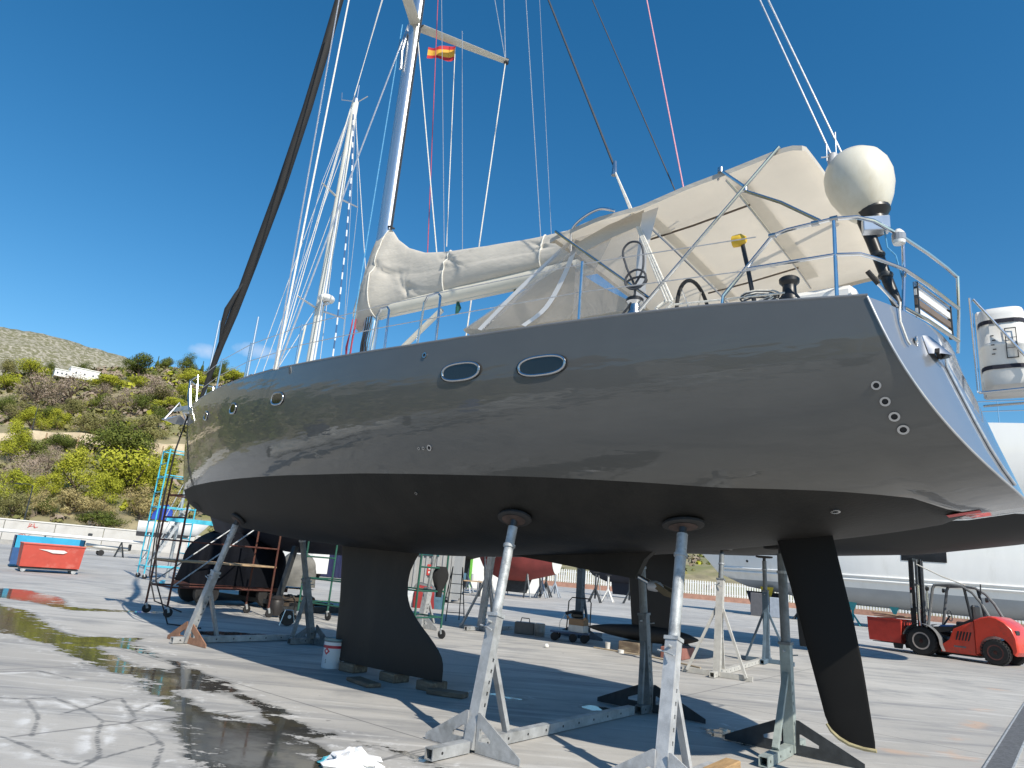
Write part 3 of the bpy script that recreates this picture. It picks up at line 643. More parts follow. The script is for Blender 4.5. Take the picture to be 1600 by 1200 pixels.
# transom
rows = []
for k in range(25):
    t = k/24; u_, v_, z_ = sec(5.65, t, 1); row = []
    for q in range(-14, 15):
        vv = v_*q/14; row.append((ut(vv, z_), vv, z_+(.06*(1-(q/14)**2) if k == 24 else 0)))
    rows.append(row)
tran = MB().grid(rows).build('transom', TM, yacht, smooth=True, angle=60, label='bright silver-grey curved transom')
MB().tube([Vector(sec(5.65, t/30, -1))+Vector((.0, -.004, 0)) for t in range(30, 1, -1)], .009, 6).build('edge_bead', mat('edge_bead', (.5, .51, .52), .25, .3), tran, smooth=True)
# deck, toe rail, coachroof
rows = [[(u+wst(u)*(ut(v, 3.8)-5.65), v, zs(u)-.025+.07*(1-(v/max(Bm(u), .01))**2)) for v in [Bm(u)*(q/8)*.985 for q in range(-8, 9)]] for u in US]
deck = MB().grid(rows).build('deck', white_gel, yacht, smooth=True)
for side in (-1, 1):
    MB().tube([Vector(sec(u, 1, side))+Vector((0, -side*.012, .012)) for u in US], .017, 6).build('toe_rail', mat('toe_rail', (.22, .225, .23), .3, .4), deck, smooth=True)
rows = []
for u, h, w in ((-3.6, .0, .7), (-3.2, .16, .8), (-2.4, .3, .95), (-1, .36, 1.1), (.6, .40, 1.2), (1.8, .42, 1.2), (2.4, .42, 1.2)):
    z0 = zs(u)+.02; rows.append([(u, -w, z0), (u, -w*.94, z0+h*.8), (u, -w*.8, z0+h), (u, 0, z0+h+.06), (u, w*.8, z0+h), (u, w*.94, z0+h*.8), (u, w, z0)])
MB().grid(rows).build('coachroof', white_gel, deck, smooth=True, angle=35)
MB().box((4.2, 0, 3.80), (2.2, 2.4, .03)).build('cockpit_sole', timber, deck)
for v in (-1.25, 1.25): MB().bbox((4.0, v, 4.0), (2.9, .22, .34), .05).build('cockpit_coaming', white_gel, deck)
# portlights
chrome = mat('chrome_frame', (.50, .51, .52), .25, 1.0, .08)
dglass = mat('smoked_glass', (.012, .012, .013), .06, 0, .2, 3, coat=.5)
def portlight(u, th, a, b):
    p, ax, ay, n = hull_pt(u, th)
    def ring(s, off): return [p+n*off+ax*(a*s*math.copysign(abs(math.cos(t))**.75, math.cos(t)))+ay*(b*s*math.copysign(abs(math.sin(t))**.85, math.sin(t))) for t in [2*math.pi*k/36 for k in range(36)]]
    f = MB().tube(ring(1, .006), .016, 8, closed=True).build('portlight', chrome, yacht, smooth=True)
    m = MB(); rr = ring(.93, .010); m.add([p+n*.010]+rr, [(0, i+1, (i+1) % 36+1) for i in range(36)]); m.build('pane', dglass, f, smooth=True)
    MB().tube(ring(1.10, .004), .007, 6, closed=True).build('rim', black_rub, f, smooth=True)
portlight(2.816, .93, .26, .092); portlight(1.80, .94, .255, .092); portlight(-1.93, .92, .19, .085); portlight(-3.67, .90, .15, .08); portlight(-5.31, .88, .13, .075)
def skin_fitting(u, th, r, name='through_hull'):
    p, ax, ay, n = hull_pt(u, th); M_ = Matrix((ax, ay, n)).transposed()
    o = MB().lathe([(r*.55, .0), (r*.6, .012), (r, .012), (r*.95, .004), (r, -.01)], 16, p, M=M_).build(name, chrome, yacht, smooth=True)
    MB().lathe([(r*.56, .002), (r*.5, .0085), (0.001, .0085)], 14, p, M=M_).build('bore', black_rub, o)
for u, th, r in ((5.469, .76, .034), (5.469, .70, .036), (5.469, .64, .038), (5.47, .585, .04), (1.175, .72, .016), (1.245, .72, .018), (1.335, .72, .034), (1.24, .985, .032), (.95, .54, .02), (4.945, .24, .04)): skin_fitting(u, th, r)
# keel, rudder, skeg, propeller
def foil(zl, le, te, tk, n=14, tip=None):
    rows = []
    for z in zl:
        a, b, t = lerp(z, le), lerp(z, te), lerp(z, tk); c = b-a
        prof = [(.5*(1-math.cos(math.pi*k/n))) for k in range(n+1)]
        yt = lambda x: t/.2*c*.0+t*5*(.2969*math.sqrt(max(x, 0))-.1260*x-.3516*x*x+.2843*x**3-.1015*x**4)
        up = [(a+c*x, yt(x)*.5+.001, z) for x in prof]; dn = [(a+c*x, -yt(x)*.5-.001, z) for x in reversed(prof[1:-1])]
        rows.append(up+dn)
    m = MB().grid(rows, closed=True); k = len(rows[0])
    m.f.append(tuple(range(k))); m.f.append(tuple(range((len(rows)-1)*k, len(rows)*k))); return m
kz = [.12]+[.18+.08*i for i in range(22)]
foil(kz, [(.18, -2.02), (.4, -2.06), (1.0, -2.10), (1.9, -2.24)], [(.18, .12), (.3, .12), (.4, .09), (.5, .0), (.61, -.13), (.74, -.32), (.86, -.48), (1.0, -.62), (1.13, -.68), (1.3, -.70), (1.44, -.69), (1.6, -.62), (1.72, -.54), (1.9, -.4)], [(.18, .34), (.5, .34), (.9, .24), (1.3, .2), (1.9, .26)]).build('keel', mat('keel_antifouling', (.016, .0148, .0125), .62, 0, .25, 2.5, .15, 25, col2=(.026, .023, .019), patch=(2.0, .48, .72), stretch=(1, 1, .35)), yacht, smooth=True, angle=50)
rz_ = [.36, .38, .42, .48, .56, .7, .9, 1.1, 1.4, 1.7, 2.0, 2.3]
rud = foil(rz_, [(.36, 5.04), (.38, 4.95), (.42, 4.88), (.48, 4.82), (.56, 4.785), (.9, 4.70), (1.77, 4.48), (2.15, 4.37), (2.3, 4.33)], [(.36, 5.19), (.42, 5.19), (.9, 5.135), (1.25, 5.09), (2.25, 4.89), (2.3, 4.88)], [(.36, .05), (.5, .11), (1, .14), (2.3, .17)]).build('rudder', mat('rudder_black', (.0065, .0063, .006), .6, 0, .2, 3, spec=.25), yacht, smooth=True, angle=50)
MB().tube([(4.80, 0, .50), (4.84, 0, .445), (4.90, 0, .40), (4.98, 0, .367), (5.10, 0, .352), (5.20, 0, .352)], [.016, .02, .022, .022, .02, .016], 8).build('tip_edge', mat('bare_laminate', (.42, .36, .20), .6, 0, .25, 10), rud, smooth=True)
m = MB(); pro = [(1.0, 1.79), (1.6, 1.74), (2.2, 1.68), (2.85, 1.62), (2.89, 1.70), (2.96, 1.84), (3.06, 1.93), (3.2, 2.02), (1.0, 2.02)]
m.prism(pro, -.05, .05, 'y'); m.build('skeg', AF, yacht)
shaft = MB().tube([(2.8, 0, 1.68), (3.02, 0, 1.585)], .026, 10).build('propeller_shaft', steel, yacht, smooth=True)
MB().lathe([(.001, -.1), (.05, -.08), (.06, 0), (.045, .05), (.01, .09), (.001, .09)], 14, (3.08, 0, 1.56), axis='x').build('propeller_hub', mat('zinc_anode', (.42, .42, .43), .6, .3), shaft, smooth=True)
for s in (-1, 1): MB().prism([(3.03, 1.58), (3.10, 1.6), (3.34, 1.5+.02*s), (3.36, 1.44), (3.2, 1.47)], s*.03, s*.05, 'y').build('folded_blade', mat('bronze', (.12, .09, .05), .45, .5), shaft)
p, ax, ay, n = hull_pt(-6.45, .2); m = MB(); rr = [p+n*.006+ax*.24*math.cos(t)+ay*.075*math.sin(t) for t in [2*math.pi*k/24 for k in range(24)]]
m.add([p+n*.008]+rr, [(0, i+1, (i+1) % 24+1) for i in range(24)]); m.build('thruster_tunnel', black_rub, bott)
m = MB(); m.grid([[Vector(sec(u, t, -1))+Vector((0, -.002, -.005)) for t in (.006, .02, .034)] for u in (5.35, 5.40, 5.44, 5.48)]); m.build('red_tape', mat('red_tape', (.55, .04, .04), .5), tran)
# transom fittings
def tp(v, z, off=.012): return Vector((ut(v, z)+off, v, z))
MB().tube([tp(-1.54, 3.86, .05), tp(-1.57, 3.78, .03), tp(-1.62, 3.67, .02), tp(-1.655, 3.50, .02), tp(-1.64, 3.47, .02)], .008, 8).build('mooring_line', rope_white, tran, smooth=True)
MB().tube([tp(-1.06, 3.53, .04), tp(-1.05, 3.45), tp(-1.03, 3.25), tp(-1.0, 3.0), tp(-.95, 2.8), tp(-.85, 2.66), tp(-.7, 2.56)], .012, 8).build('swim_ladder_line', rope_grey, tran, smooth=True)
MB().lathe([(.02, .0), (.03, .012), (.045, .012), (.045, 0)], 16, tp(-1.46, 3.55, .0), axis='x').build('deck_filler', chrome, tran, smooth=True)
m = MB(); rws = []
for k in range(7):
    t = k/6; z = 3.66-.17*t; w = .05+.05*t; rws.append([tp(-1.22-w, z, .005), tp(-1.22-w*.7, z, .03+.05*t), tp(-1.22, z, .04+.085*t), tp(-1.22+w*.7, z, .03+.05*t), tp(-1.22+w, z, .005)])
m.grid(rws); sc_ = m.build('exhaust_scoop', chrome, yacht, smooth=True)
MB().prism([(-1.31, 3.495), (-1.13, 3.495), (-1.15, 3.535), (-1.29, 3.535)], ut(-1.22, 3.5)+.02, ut(-1.22, 3.5)+.05, 'x').build('outlet', black_rub, sc_)

# ---- mast and rig
alu = mat('brushed_aluminium', (.70, .71, .72), .28, .9, .06, 3, stretch=(8, 8, .3))
cream = mat('cream_spar_paint', (.66, .62, .52), .35, 0, .05, 3)
canvas = mat('cream_canvas', (.52, .485, .425), .85, 0, .07, 2.5, .45, 11, stretch=(.6, 1, 1.3), col2=(.47, .44, .385), patch=(2.0, .5, .75))
def oval(a, b, n=20): return [(a*math.cos(2*math.pi*k/n), b*math.sin(2*math.pi*k/n)) for k in range(n)]
mast = MB().grid([[(-2.3+x, y, z) for x, y in oval(.155*s, .105*s)] for z, s in ((3.95, 1), (8, 1), (13, 1), (19.6, .9))], closed=True).build('mast', alu, yacht, smooth=True)
MB().bar((-2.135, 0, 6.0), (-2.135, 0, 19.4), .03, .02).build('sail_track', dark_steel, mast)
for s in (-1, 1):
    MB().grid([[(u+x, v, z+y) for x, y in oval(a, b, 12)] for u, v, z, a, b in ((-2.22, s*.05, 11.52, .13, .035), (-1.75, s*.85, 11.50, .11, .03), (-1.29, s*1.6, 11.47, .085, .025))], closed=True).build('spreader', cream, mast, smooth=True)
    MB().lathe([(.001, -.06), (.05, -.05), (.05, .05), (.001, .06)], 10, (-1.28, s*1.61, 11.47)).build('spreader_tip', black_pl, mast)
MB().tube([(-2.36, -.12, 11.3), (-2.38, -.16, 10.9), (-2.36, -.14, 10.5)], .03, 6).build('halyard_block', chrome, mast, smooth=True)
boom = MB().grid([[(u, x*.55, 5.625+y) for x, y in oval(.17, .125, 16)] for u in (-2.1, -1, 0, 1, 2.3, 2.5)], closed=True).build('boom', cream, yacht, smooth=True)
MB().bar((-2.1, 0, 5.53), (2.45, 0, 5.53), .075, .07).build('boom_gutter', cream, boom)
for u in (-.35, .75, 1.25): MB().tube([(u, 0, 5.5), (u+.02, .01, 5.40), (u, 0, 5.30)], [.02, .045, .02], 8).build('boom_block', green_steel if u < 1 else black_pl, boom, smooth=True)
MB().tube([(-1.95, 0, 4.55), (-.67, 0, 5.42)], .045, 8).build('boom_vang', cream, boom, smooth=True)
# sail cover
TOPZ = [(-2.62, 6.2), (-2.5, 6.95), (-2.38, 7.18), (-2.25, 7.18), (-2.05, 7.08), (-1.9, 6.9), (-1.6, 6.68), (-1.2, 6.52), (-.69, 6.43), (.12, 6.32), (.85, 6.27), (1.52, 6.24), (2.4, 6.16)]
BOTZ = [(-2.62, 5.35), (-2.3, 5.46), (-1.9, 5.56), (-1.43, 5.66), (.19, 5.70), (1.55, 5.74), (2.4, 5.76)]
def cover_pt(u, k, nk):
    t = k/nk; top = lerp(u, TOPZ); bot = lerp(u, BOTZ); h = top-bot; a = t*2*math.pi
    w = .135+.14*math.exp(-((u+2.25)/.32)**2)
    zz = bot+h*(.5-.5*math.cos(a)); f = (.5-.5*math.cos(a))
    prof = math.sin(a)*w*(1-.45*f)*(1.15 if f < .5 else 1)
    fold = 0.0
    for (cu, cf, eu, ef, wd, dp) in CREASE:
        du, df = eu-cu, (ef-cf)*.9; px, pf = u-cu, (f-cf)*.9; q = max(0, min(1, (px*du+pf*df)/(du*du+df*df))); dist = math.hypot(px-q*du, pf-q*df)
        fold += dp*math.exp(-(dist/wd)**2)*(1-.65*q)
    sgn = 1 if math.sin(a) >= 0 else -1
    return (u, prof+sgn*abs(math.sin(a))**.6*(fold+.012*math.sin(2.1*u+4*f)), zz+.012*math.sin(3*u+2*t))
_cr = random.Random(8); CREASE = []
for cu, cf, n_, ln in ((-2.18, .52, 9, 1.1), (-.62, .72, 9, .9), (-2.5, .62, 6, .6), (1.22, .6, 6, .7), (-1.4, .25, 6, .8)):
    for k in range(n_):
        an = _cr.uniform(-1.1, 1.1) if cu > -2.4 else _cr.uniform(-.8, .8); l_ = ln*_cr.uniform(.4, 1.1)
        CREASE.append((cu+_cr.uniform(-.05, .05), cf+_cr.uniform(-.12, .12), cu+l_*math.cos(an)*(1 if _cr.random() < .75 else -.6), cf+l_*math.sin(an)*.55, _cr.uniform(.018, .04), _cr.choice((1, -1, -1))*_cr.uniform(.012, .03)))
nk = 64
cov = MB().grid([[cover_pt(u, k, nk) for k in range(nk)] for u in [-2.62+5.02*i/260 for i in range(261)]], closed=True).build('sail_cover', canvas, boom, smooth=True, angle=80)
for u in (-2.12, -.62, 1.22):
    pts = [Vector(cover_pt(u+.10*math.sin(k/nk*6.28) if u < -2 else u, k, nk)) for k in range(nk)]
    c_ = sum(pts, Vector())/len(pts); MB().tube([c_+(p-c_)*1.02+Vector((0, (-.006 if p.y < 0 else .006), 0)) for p in pts], .011, 6, closed=True).build('strap', rope_white, boom, smooth=True)
MB().tube(spline([(-2.2, -.02, 7.22), (-2.12, -.06, 7.20), (-2.05, .0, 7.16)]), .018, 6).build('cover_lacing', black_pl, boom, smooth=True)
# coiled tails at the mast foot
for k in range(16):
    a = rnd.uniform(-2.6, -.4) if k < 9 else rnd.uniform(-.6, .6); r0 = .2; x = -2.34+(-.27+.03*k if k < 6 else .02*k-.02); y = -.16-.02*(k % 3)
    MB().tube([(x, y, 5.42+rnd.uniform(-.1, .1)), (x+rnd.uniform(-.03, .03), y-.03, 5.0), (x+rnd.uniform(-.05, .05), y, 4.55), (x+.04, y+.02, 4.2)], .011, 5).build('halyard_tail', (rope_red if k < 6 else (rope_blue if k % 3 == 0 else (rope_dark if k % 3 == 1 else black_rub))), mast, smooth=True)
# furled headsail and anchor
jp = [(-7.46, 0, 4.42), (-7.37, 0, 4.67), (-7.2, 0, 5.2), (-7.06, 0, 5.66), (-6.8, .0, 6.34), (-6.44, 0, 7.45), (-5.9, 0, 9.14), (-5.47, 0, 10.9), (-5.18, 0, 12.44), (-5.0, 0, 13.56), (-4.6, 0, 15.2), (-4.0, 0, 17.4), (-3.4, 0, 19.3)]
jr = [.03, .04, .055, .065, .085, .10, .105, .10, .098, .092, .08, .06, .03]
jib = MB().tube(jp, jr, 12).build('furled_headsail', mat('dark_sail_cover', (.015, .0148, .015), .8, 0, .2, 6, .4, 12, stretch=(1, 1, .25)), yacht, smooth=True)
MB().tube([(-6.95, -.1, 5.7), (-6.82, -.18, 6.05), (-6.72, -.2, 6.35), (-6.6, -.14, 6.7), (-6.55, -.05, 7.0)], [.02, .045, .06, .04, .02], 8).build('loose_leech', mat('dark_sail_cover', (.03, .03, .03)), jib, smooth=True)
MB().lathe([(.001, 0), (.09, .01), (.09, .03), (.05, .05), (.05, .13), (.09, .15), (.09, .17), (.001, .18)], 14, (-7.44, 0, 4.36)).build('furler_drum', dark_steel, jib, smooth=True)
bowr = MB().bar((-7.2, 0, 4.27), (-7.95, 0, 4.27), .16, .05).build('bow_roller', steel, yacht)
anc = MB().bar((-7.3, 0, 4.36), (-8.45, 0, 4.36), .035, .09)
anc.add([(-8.95, 0, 4.18), (-8.2, -.26, 4.06), (-8.15, 0, 4.22), (-8.2, .26, 4.06), (-8.45, 0, 4.40), (-8.3, 0, 4.02)], [(0, 1, 2), (0, 2, 3), (0, 5, 1), (0, 3, 5), (1, 5, 2), (3, 2, 5)]); anc.tube([(-8.25, -.26, 4.08), (-8.3, 0, 4.5), (-8.25, .26, 4.08)], .02, 6); anc.build('anchor', mat('bare_galvanised', (.60, .61, .62), .35, .7, .15, 8), yacht)
MB().tube([(-7.62, -.1, 4.26), (-7.72, -.14, 4.6), (-7.85, -.1, 4.95)], .013, 6).build('pulpit_leg', chrome, bowr, smooth=True)
# pulpit, stanchions, guard wires
pul = MB()
for s in (-1, 1): pul.tube([(-6.6, s*.5, 4.22), (-6.75, s*.5, 4.82), (-7.5, s*.26, 4.86), (-7.8, 0, 4.87)], .014, 8); pul.tube([(-7.3, s*.24, 4.24), (-7.5, s*.26, 4.86)], .014, 8)
pul.build('pulpit', steel, yacht, smooth=True)
for u in (-5.2, -3.6, -1.7, 3.15):
    for s in (-1, 1):
        v = s*(Bm(u)-.08); MB().tube([(u, v, zs(u)), (u+.0, v, zs(u)+.66)], .014, 8).build('stanchion', steel, yacht, smooth=True)
for s in (-1, 1):
    for a, b in ((.08, .33), (.94, 1.24)):
        v = s*(Bm(a)-.13); MB().tube([(a, v, zs(a)), (a+.04, v, 4.52), (a+.09, v, 4.60), (b-.05, v, 4.605), (b-.01, v, 4.56), (b, v, zs(b))], .015, 8).build('gate_stanchion', steel, yacht, smooth=True)
    for dz in (.64, .34): MB().tube([(u, s*(Bm(u)-.09), zs(u)+dz) for u in (-6.7, -5.2, -3.6, -1.7, .2, 1.1, 3.15, 4.8)], .0055, 5).build('guard_wire', rope_grey, yacht, smooth=True)
# standing and running rigging
def wire(nm, a, b, r, m, ext=1.0, par=mast):
    a, b = Vector(a), Vector(b); MB().tube([a, a+(b-a)*ext], r, 6).build(nm, m, par, smooth=True)
wire('shroud', (-1.94, -1.9, 4.03), (-3.58, -.9, 12.08), .013, rope_grey, 1.25); wire('shroud', (-1.90, -1.9, 4.03), (-3.25, -.9, 11.92), .015, rope_white, 1.25); wire('shroud', (-1.86, -1.9, 4.03), (-2.42, -.05, 11.64), .014, rope_grey)
wire('shroud', (-1.90, 1.9, 4.03), (-1.29, 1.6, 11.47), .008, rope_grey); wire('shroud', (-.72, .63, 4.3), (-1.29, 1.6, 11.47), .011, rope_white)
wire('shroud', (-1.29, 1.6, 11.47), (-1.5, 1.05, 13.4), .008, rope_grey, 2); wire('shroud', (-1.29, 1.6, 11.47), (-1.3, 1.25, 13.4), .01, rope_grey, 2)
wire('topping_lift', (-3.55, -.88, 4.15), (-3.18, -.2, 12.46), .008, rope_white, 1.6); wire('halyard', (-3.62, -.9, 4.15), (-3.12, -.22, 12.46), .006, rope_white, 1.6)
wire('halyard', (-2.41, -.3, 4.2), (-2.52, -.12, 11.6), .011, rope_blue); wire('lazy_jack', (-.94, 0, 6.46), (-2.13, 0, 11.1), .010, rope_white)
wire('signal_halyard', (-1.15, 0, 6.5), (-2.08, .3, 12.31), .008, rope_red, 1.1); wire('signal_halyard', (-1.03, .3, 6.72), (-1.95, .8, 11.5), .008, rope_white)
wire('lazy_jack', (-.96, .2, 6.5), (-1.86, .2, 12.11), .006, rope_grey, 1.1); wire('lazy_jack', (-.45, .1, 6.3), (-1.5, .5, 11.45), .006, rope_grey)
wire('topping_lift', (1.14, 0, 6.2), (.43, 0, 10.77), .006, rope_grey, 1.6); wire('topping_lift', (1.32, .1, 5.75), (.56, .2, 10.87), .004, rope_grey, 1.6)
wire('running_backstay', (2.99, -1.2, 6.12), (1.6, -.9, 9.42), .014, rope_dark, 2); wire('halyard', (3.72, -.9, 5.5), (2.14, -.6, 9.4), .008, rope_dark, 2); wire('halyard', (3.79, -1.0, 5.5), (2.94, -.5, 9.07), .009, rope_pink, 2)
wire('backstay', (5.0, .2, 6.40), (4.24, .1, 8.89), .012, rope_grey, 4); wire('backstay', (5.1, .3, 6.42), (4.33, .15, 8.89), .012, rope_grey, 4)
MB().tube([(2.99, -1.2, 6.2), (2.99, -1.2, 6.02)], [.02, .035], 8).build('backstay_block', chrome, mast, smooth=True)
for k in range(3): wire('backstay_tackle', (3.92+.03*k, -1.72, 4.12), (2.99, -1.2, 6.08), .011, rope_white)
# ---- cockpit canopy, dodger
zedge = lambda u: lerp(u, [(2.4, 5.19), (2.53, 5.23), (3.05, 5.32), (3.54, 5.32), (4.05, 5.41), (4.41, 5.45), (4.91, 5.52), (5.02, 5.525), (5.12, 5.49)])
def can(u, v, dz=0): t = abs(v)/1.6; return (u+.07*(v+1.6)*(max(0, u-4.2)/1.0), v, zedge(u)+.05*(1-t**4)*min(1, (u-2.2)/.6)-(.04 if t > .97 else 0)+dz)
rows = [[can(u, v) for v in [1.6*q/14 for q in range(-14, 15)]] for u in [2.45+2.67*i/34 for i in range(35)]]
under = [[can(u, v, -.035) for v in [1.58*q/14 for q in range(-14, 15)]] for u in [2.47+2.68*i/34 for i in range(35)]]
canopy = MB().grid(rows).build('canopy', mat('cream_awning', (.82, .735, .60), .8, 0, .05, 1.5, .1, 25, col2=(.64, .55, .41), patch=(.8, .54, .85), trans='cloth'), yacht, smooth=True, angle=60)
bnd = MB()
hem = lambda e: [(p[0], p[1], p[2]-.05) for p in e]
for e in (rows[0], rows[-1], [r[0] for r in rows], [r[-1] for r in rows]): bnd.grid([e, hem(e)])
bnd.build('hem', canvas, canopy)
lin = mat('awning_band', (.74, .70, .62), .85, 0, .04, trans='cloth')
for u in (3.50, 4.45): MB().grid([[can(u+o, v, -.042) for v in [1.25*q/12 for q in range(-12, 13)]] for o in (-.06, .06)]).build('reinforcing_band', lin, canopy)
for v in (-.85, .85): MB().tube([can(u, v, -.06) for u in (3.3, 3.8, 4.4)], .011, 6).build('batten_tube', mat('bronze_tube', (.13, .10, .075), .4, .6), canopy, smooth=True)
for u in (3.42, 4.38): MB().tube([can(u, v, -.06) for v in [1.45*q/10 for q in range(-10, 11)]], .013, 6).build('hoop', steel, canopy, smooth=True)
def fr(nm, pts, r=.016, m=steel): return MB().tube(pts, r, 8).build(nm, m, canopy, smooth=True)
fr('frame_tube', [(2.53, -1.62, 5.23), (3.72, -1.66, 4.21)]); fr('frame_tube', [(4.93, -1.62, 5.49), (3.70, -1.68, 4.18), (3.55, -1.7, 4.0)])
fr('frame_tube', [(4.30, -1.45, 5.44), (4.38, -1.6, 5.43), (4.62, -1.62, 5.17)]); fr('frame_tube', [(4.62, -1.62, 5.13), (4.95, -1.66, 4.9), (5.27, -1.7, 4.62)])
fr('frame_tube', spline([(2.62, -1.42, 5.06), (2.72, -1.58, 5.22), (2.9, -1.64, 5.30), (3.1, -1.64, 5.345), (3.25, -1.6, 5.30)])); fr('frame_tube', [(2.53, 1.62, 5.23), (3.72, 1.66, 4.21)]); fr('frame_tube', [(4.93, 1.62, 5.49), (3.70, 1.68, 4.18)])
for p in ((4.62, -1.62, 5.15), (4.38, -1.6, 5.43)): MB().lathe([(.001, -.03), (.028, -.025), (.028, .025), (.001, .03)], 10, p).build('tube_joint', chrome, canopy, smooth=True)
clear = bpy.data.materials.new('clear_vinyl'); clear.use_nodes = True
_b = clear.node_tree.nodes['Principled BSDF']; _b.inputs['Base Color'].default_value = (.50, .47, .44, 1); _b.inputs['Roughness'].default_value = .12; _b.inputs['Alpha'].default_value = .34
_n = clear.node_tree.nodes.new('ShaderNodeTexNoise'); _n.inputs['Scale'].default_value = 4; _bp = clear.node_tree.nodes.new('ShaderNodeBump'); _bp.inputs['Distance'].default_value = .03; _bp.inputs['Strength'].default_value = .6
clear.node_tree.links.new(_n.outputs[0], _bp.inputs['Height']); clear.node_tree.links.new(_bp.outputs[0], _b.inputs['Normal'])
dod = MB()
def dpt(t, v):
    q = 1-(v/1.35)**2; return (1.38-1.25*q+(1.24+.55*q)*t+.10*math.sin(t*3.1), v*(1-.06*t), 4.33+.50*q+(.86-.22*q)*t+.05*math.sin(t*3.1))
dodger = MB().grid([[dpt(t/8, -.62+1.97*q/10) for q in range(11)] for t in range(9)]).build('dodger', canvas, yacht, smooth=True)
MB().grid([[dpt(t/8, -1.35+.73*q/8) for q in range(9)] for t in range(9)]).build('front_window', clear, dodger, smooth=True)
MB().grid([[(u+.0, -1.36-.02*k, z) for u, z in ((1.36+1.25*k/4, 4.33+.86*k/4), (2.0+.9*k/4, 4.30+.9*k/4), (2.62+.6*k/4, 4.28+.95*k/4))] for k in range(5)]).build('side_window', clear, dodger, smooth=True)
MB().grid([[(2.70+.75*q/4, -1.43+.004*math.sin(q*2+k), 4.24+(.80+.03*q)*k/5+.06*(q/4)*(k/5)) for q in range(5)] for k in range(6)]).build('side_window', clear, dodger, smooth=True)
for pts in ([(1.36, -1.37, 4.33), (1.95, -1.39, 4.76), (2.62, -1.4, 5.2)], [(2.02, -1.38, 4.28), (2.32, -1.385, 4.45), (2.55, -1.40, 4.8), (2.70, -1.42, 5.17)]):
    MB().grid([[(p[0]-.03, p[1]-.012, p[2]+.014) for p in spline(pts, 5)], [(p[0]+.03, p[1]-.012, p[2]-.014) for p in spline(pts, 5)]]).build('window_border', mat('vinyl_border', (.66, .66, .66), .6, 0, .04), dodger)
MB().grid([[(3.46, -1.47, 4.22), (3.46, -1.47, 4.8), (3.50, -1.46, 5.28)], [(3.58, -1.47, 4.20), (3.57, -1.47, 4.8), (3.68, -1.46, 5.30)]]).build('panel_edge', mat('vinyl_border', (.66, .66, .66)), dodger)
MB().grid([[(2.72, -1.44, 4.98), (3.1, -1.45, 5.08), (3.48, -1.46, 5.14)], [(2.66, -1.44, 5.12), (3.1, -1.45, 5.25), (3.52, -1.46, 5.31)]]).build('panel_edge', canvas, dodger)
# ---- cockpit hardware
def winch(u, v, z, r, top, base=white_gel, band=None):
    w = MB().lathe([(r*1.15, 0), (r*1.15, .03), (r*.8, .07), (r*.75, .14), (r*1.1, .17), (r*1.1, .19), (r*.6, .2), (.001, .2)], 18, (u, v, z)).build('winch', chrome if band is None else band, yacht, smooth=True)
    MB().lathe([(r*1.12, .171), (r*1.14, .20), (r*.9, .215), (.001, .215)], 18, (u, v, z)).build('winch_top', top, w, smooth=True)
winch(3.57, -1.68, 4.02, .075, black_pl); winch(5.02, -1.72, 3.93, .072, black_pl, band=black_pl); MB().bbox((4.86, -1.7, 3.90), (.5, .2, .07), .02).build('winch_plinth', white_gel, deck)
for k in range(6):
    a = [(4.78+.13*math.cos(t)*(1+.1*k % .3)+rnd.uniform(-.02, .02), -1.74+.03*math.sin(t*2), 3.96+.05*math.sin(t)+.012*k) for t in [2*math.pi*q/14 for q in range(14)]]
    MB().tube(a, .008, 5, closed=True).build('sheet_coil', rope_white if k % 2 else rope_dark, deck, smooth=True)
co = [(3.40, -1.72, 4.0), (3.60, -1.74, 4.25), (3.50, -1.75, 4.55), (3.46, -1.76, 4.72), (3.54, -1.76, 4.80), (3.66, -1.76, 4.74), (3.68, -1.75, 4.5), (3.60, -1.75, 4.34)]
coil = MB().tube(spline(co, 7), .011, 6).build('hanging_sheet', rope_dark, yacht, smooth=True)
for k in range(2): MB().tube([(3.62+.11*math.cos(t), -1.76-.02*k, 4.36+(.10 if k else .05)*math.sin(t)+.02*k) for t in [2*math.pi*q/18 for q in range(18)]], .011, 6, closed=True).build('loop', rope_dark, coil, smooth=True)
MB().tube([(3.95, -1.72, 4.12), (4.0, -1.75, 4.08), (3.9, -1.76, 4.0), (3.82, -1.74, 4.06), (3.9, -1.7, 4.14)], .014, 6).build('tackle_knot', rope_white, deck, smooth=True); MB().tube([(3.98, -1.72, 4.08), (4.5, -1.76, 4.03), (5.0, -1.78, 3.99)], .009, 6).build('tackle_tail', rope_white, deck, smooth=True)
wh = MB().tube([(3.86, -.9+.46*math.cos(t), 4.18+.46*math.sin(t)) for t in [2*math.pi*q/40 for q in range(40)]], .02, 8, closed=True).build('steering_wheel', black_rub, yacht, smooth=True)
for k in range(5): MB().tube([(3.86, -.9, 4.18), (3.86, -.9+.45*math.cos(k*1.257), 4.18+.45*math.sin(k*1.257))], .009, 6).build('spoke', steel, wh, smooth=True)
MB().bbox((3.76, -.9, 4.05), (.16, .22, .5), .03).build('pedestal', white_gel, wh)
pb = MB().tube([(4.67, -1.5, 4.0), (4.60, -1.5, 4.42), (4.55, -1.5, 4.68)], .020, 8).build('danbuoy_pole', black_pl, yacht, smooth=True)
MB().lathe([(.001, -.07), (.055, -.06), (.06, .02), (.03, .06), (.001, .06)], 12, (4.53, -1.51, 4.70), axis='x').build('lamp_cap', mat('buoy_yellow', (.62, .40, .03), .6, 0, .2, 10), pb, smooth=True)
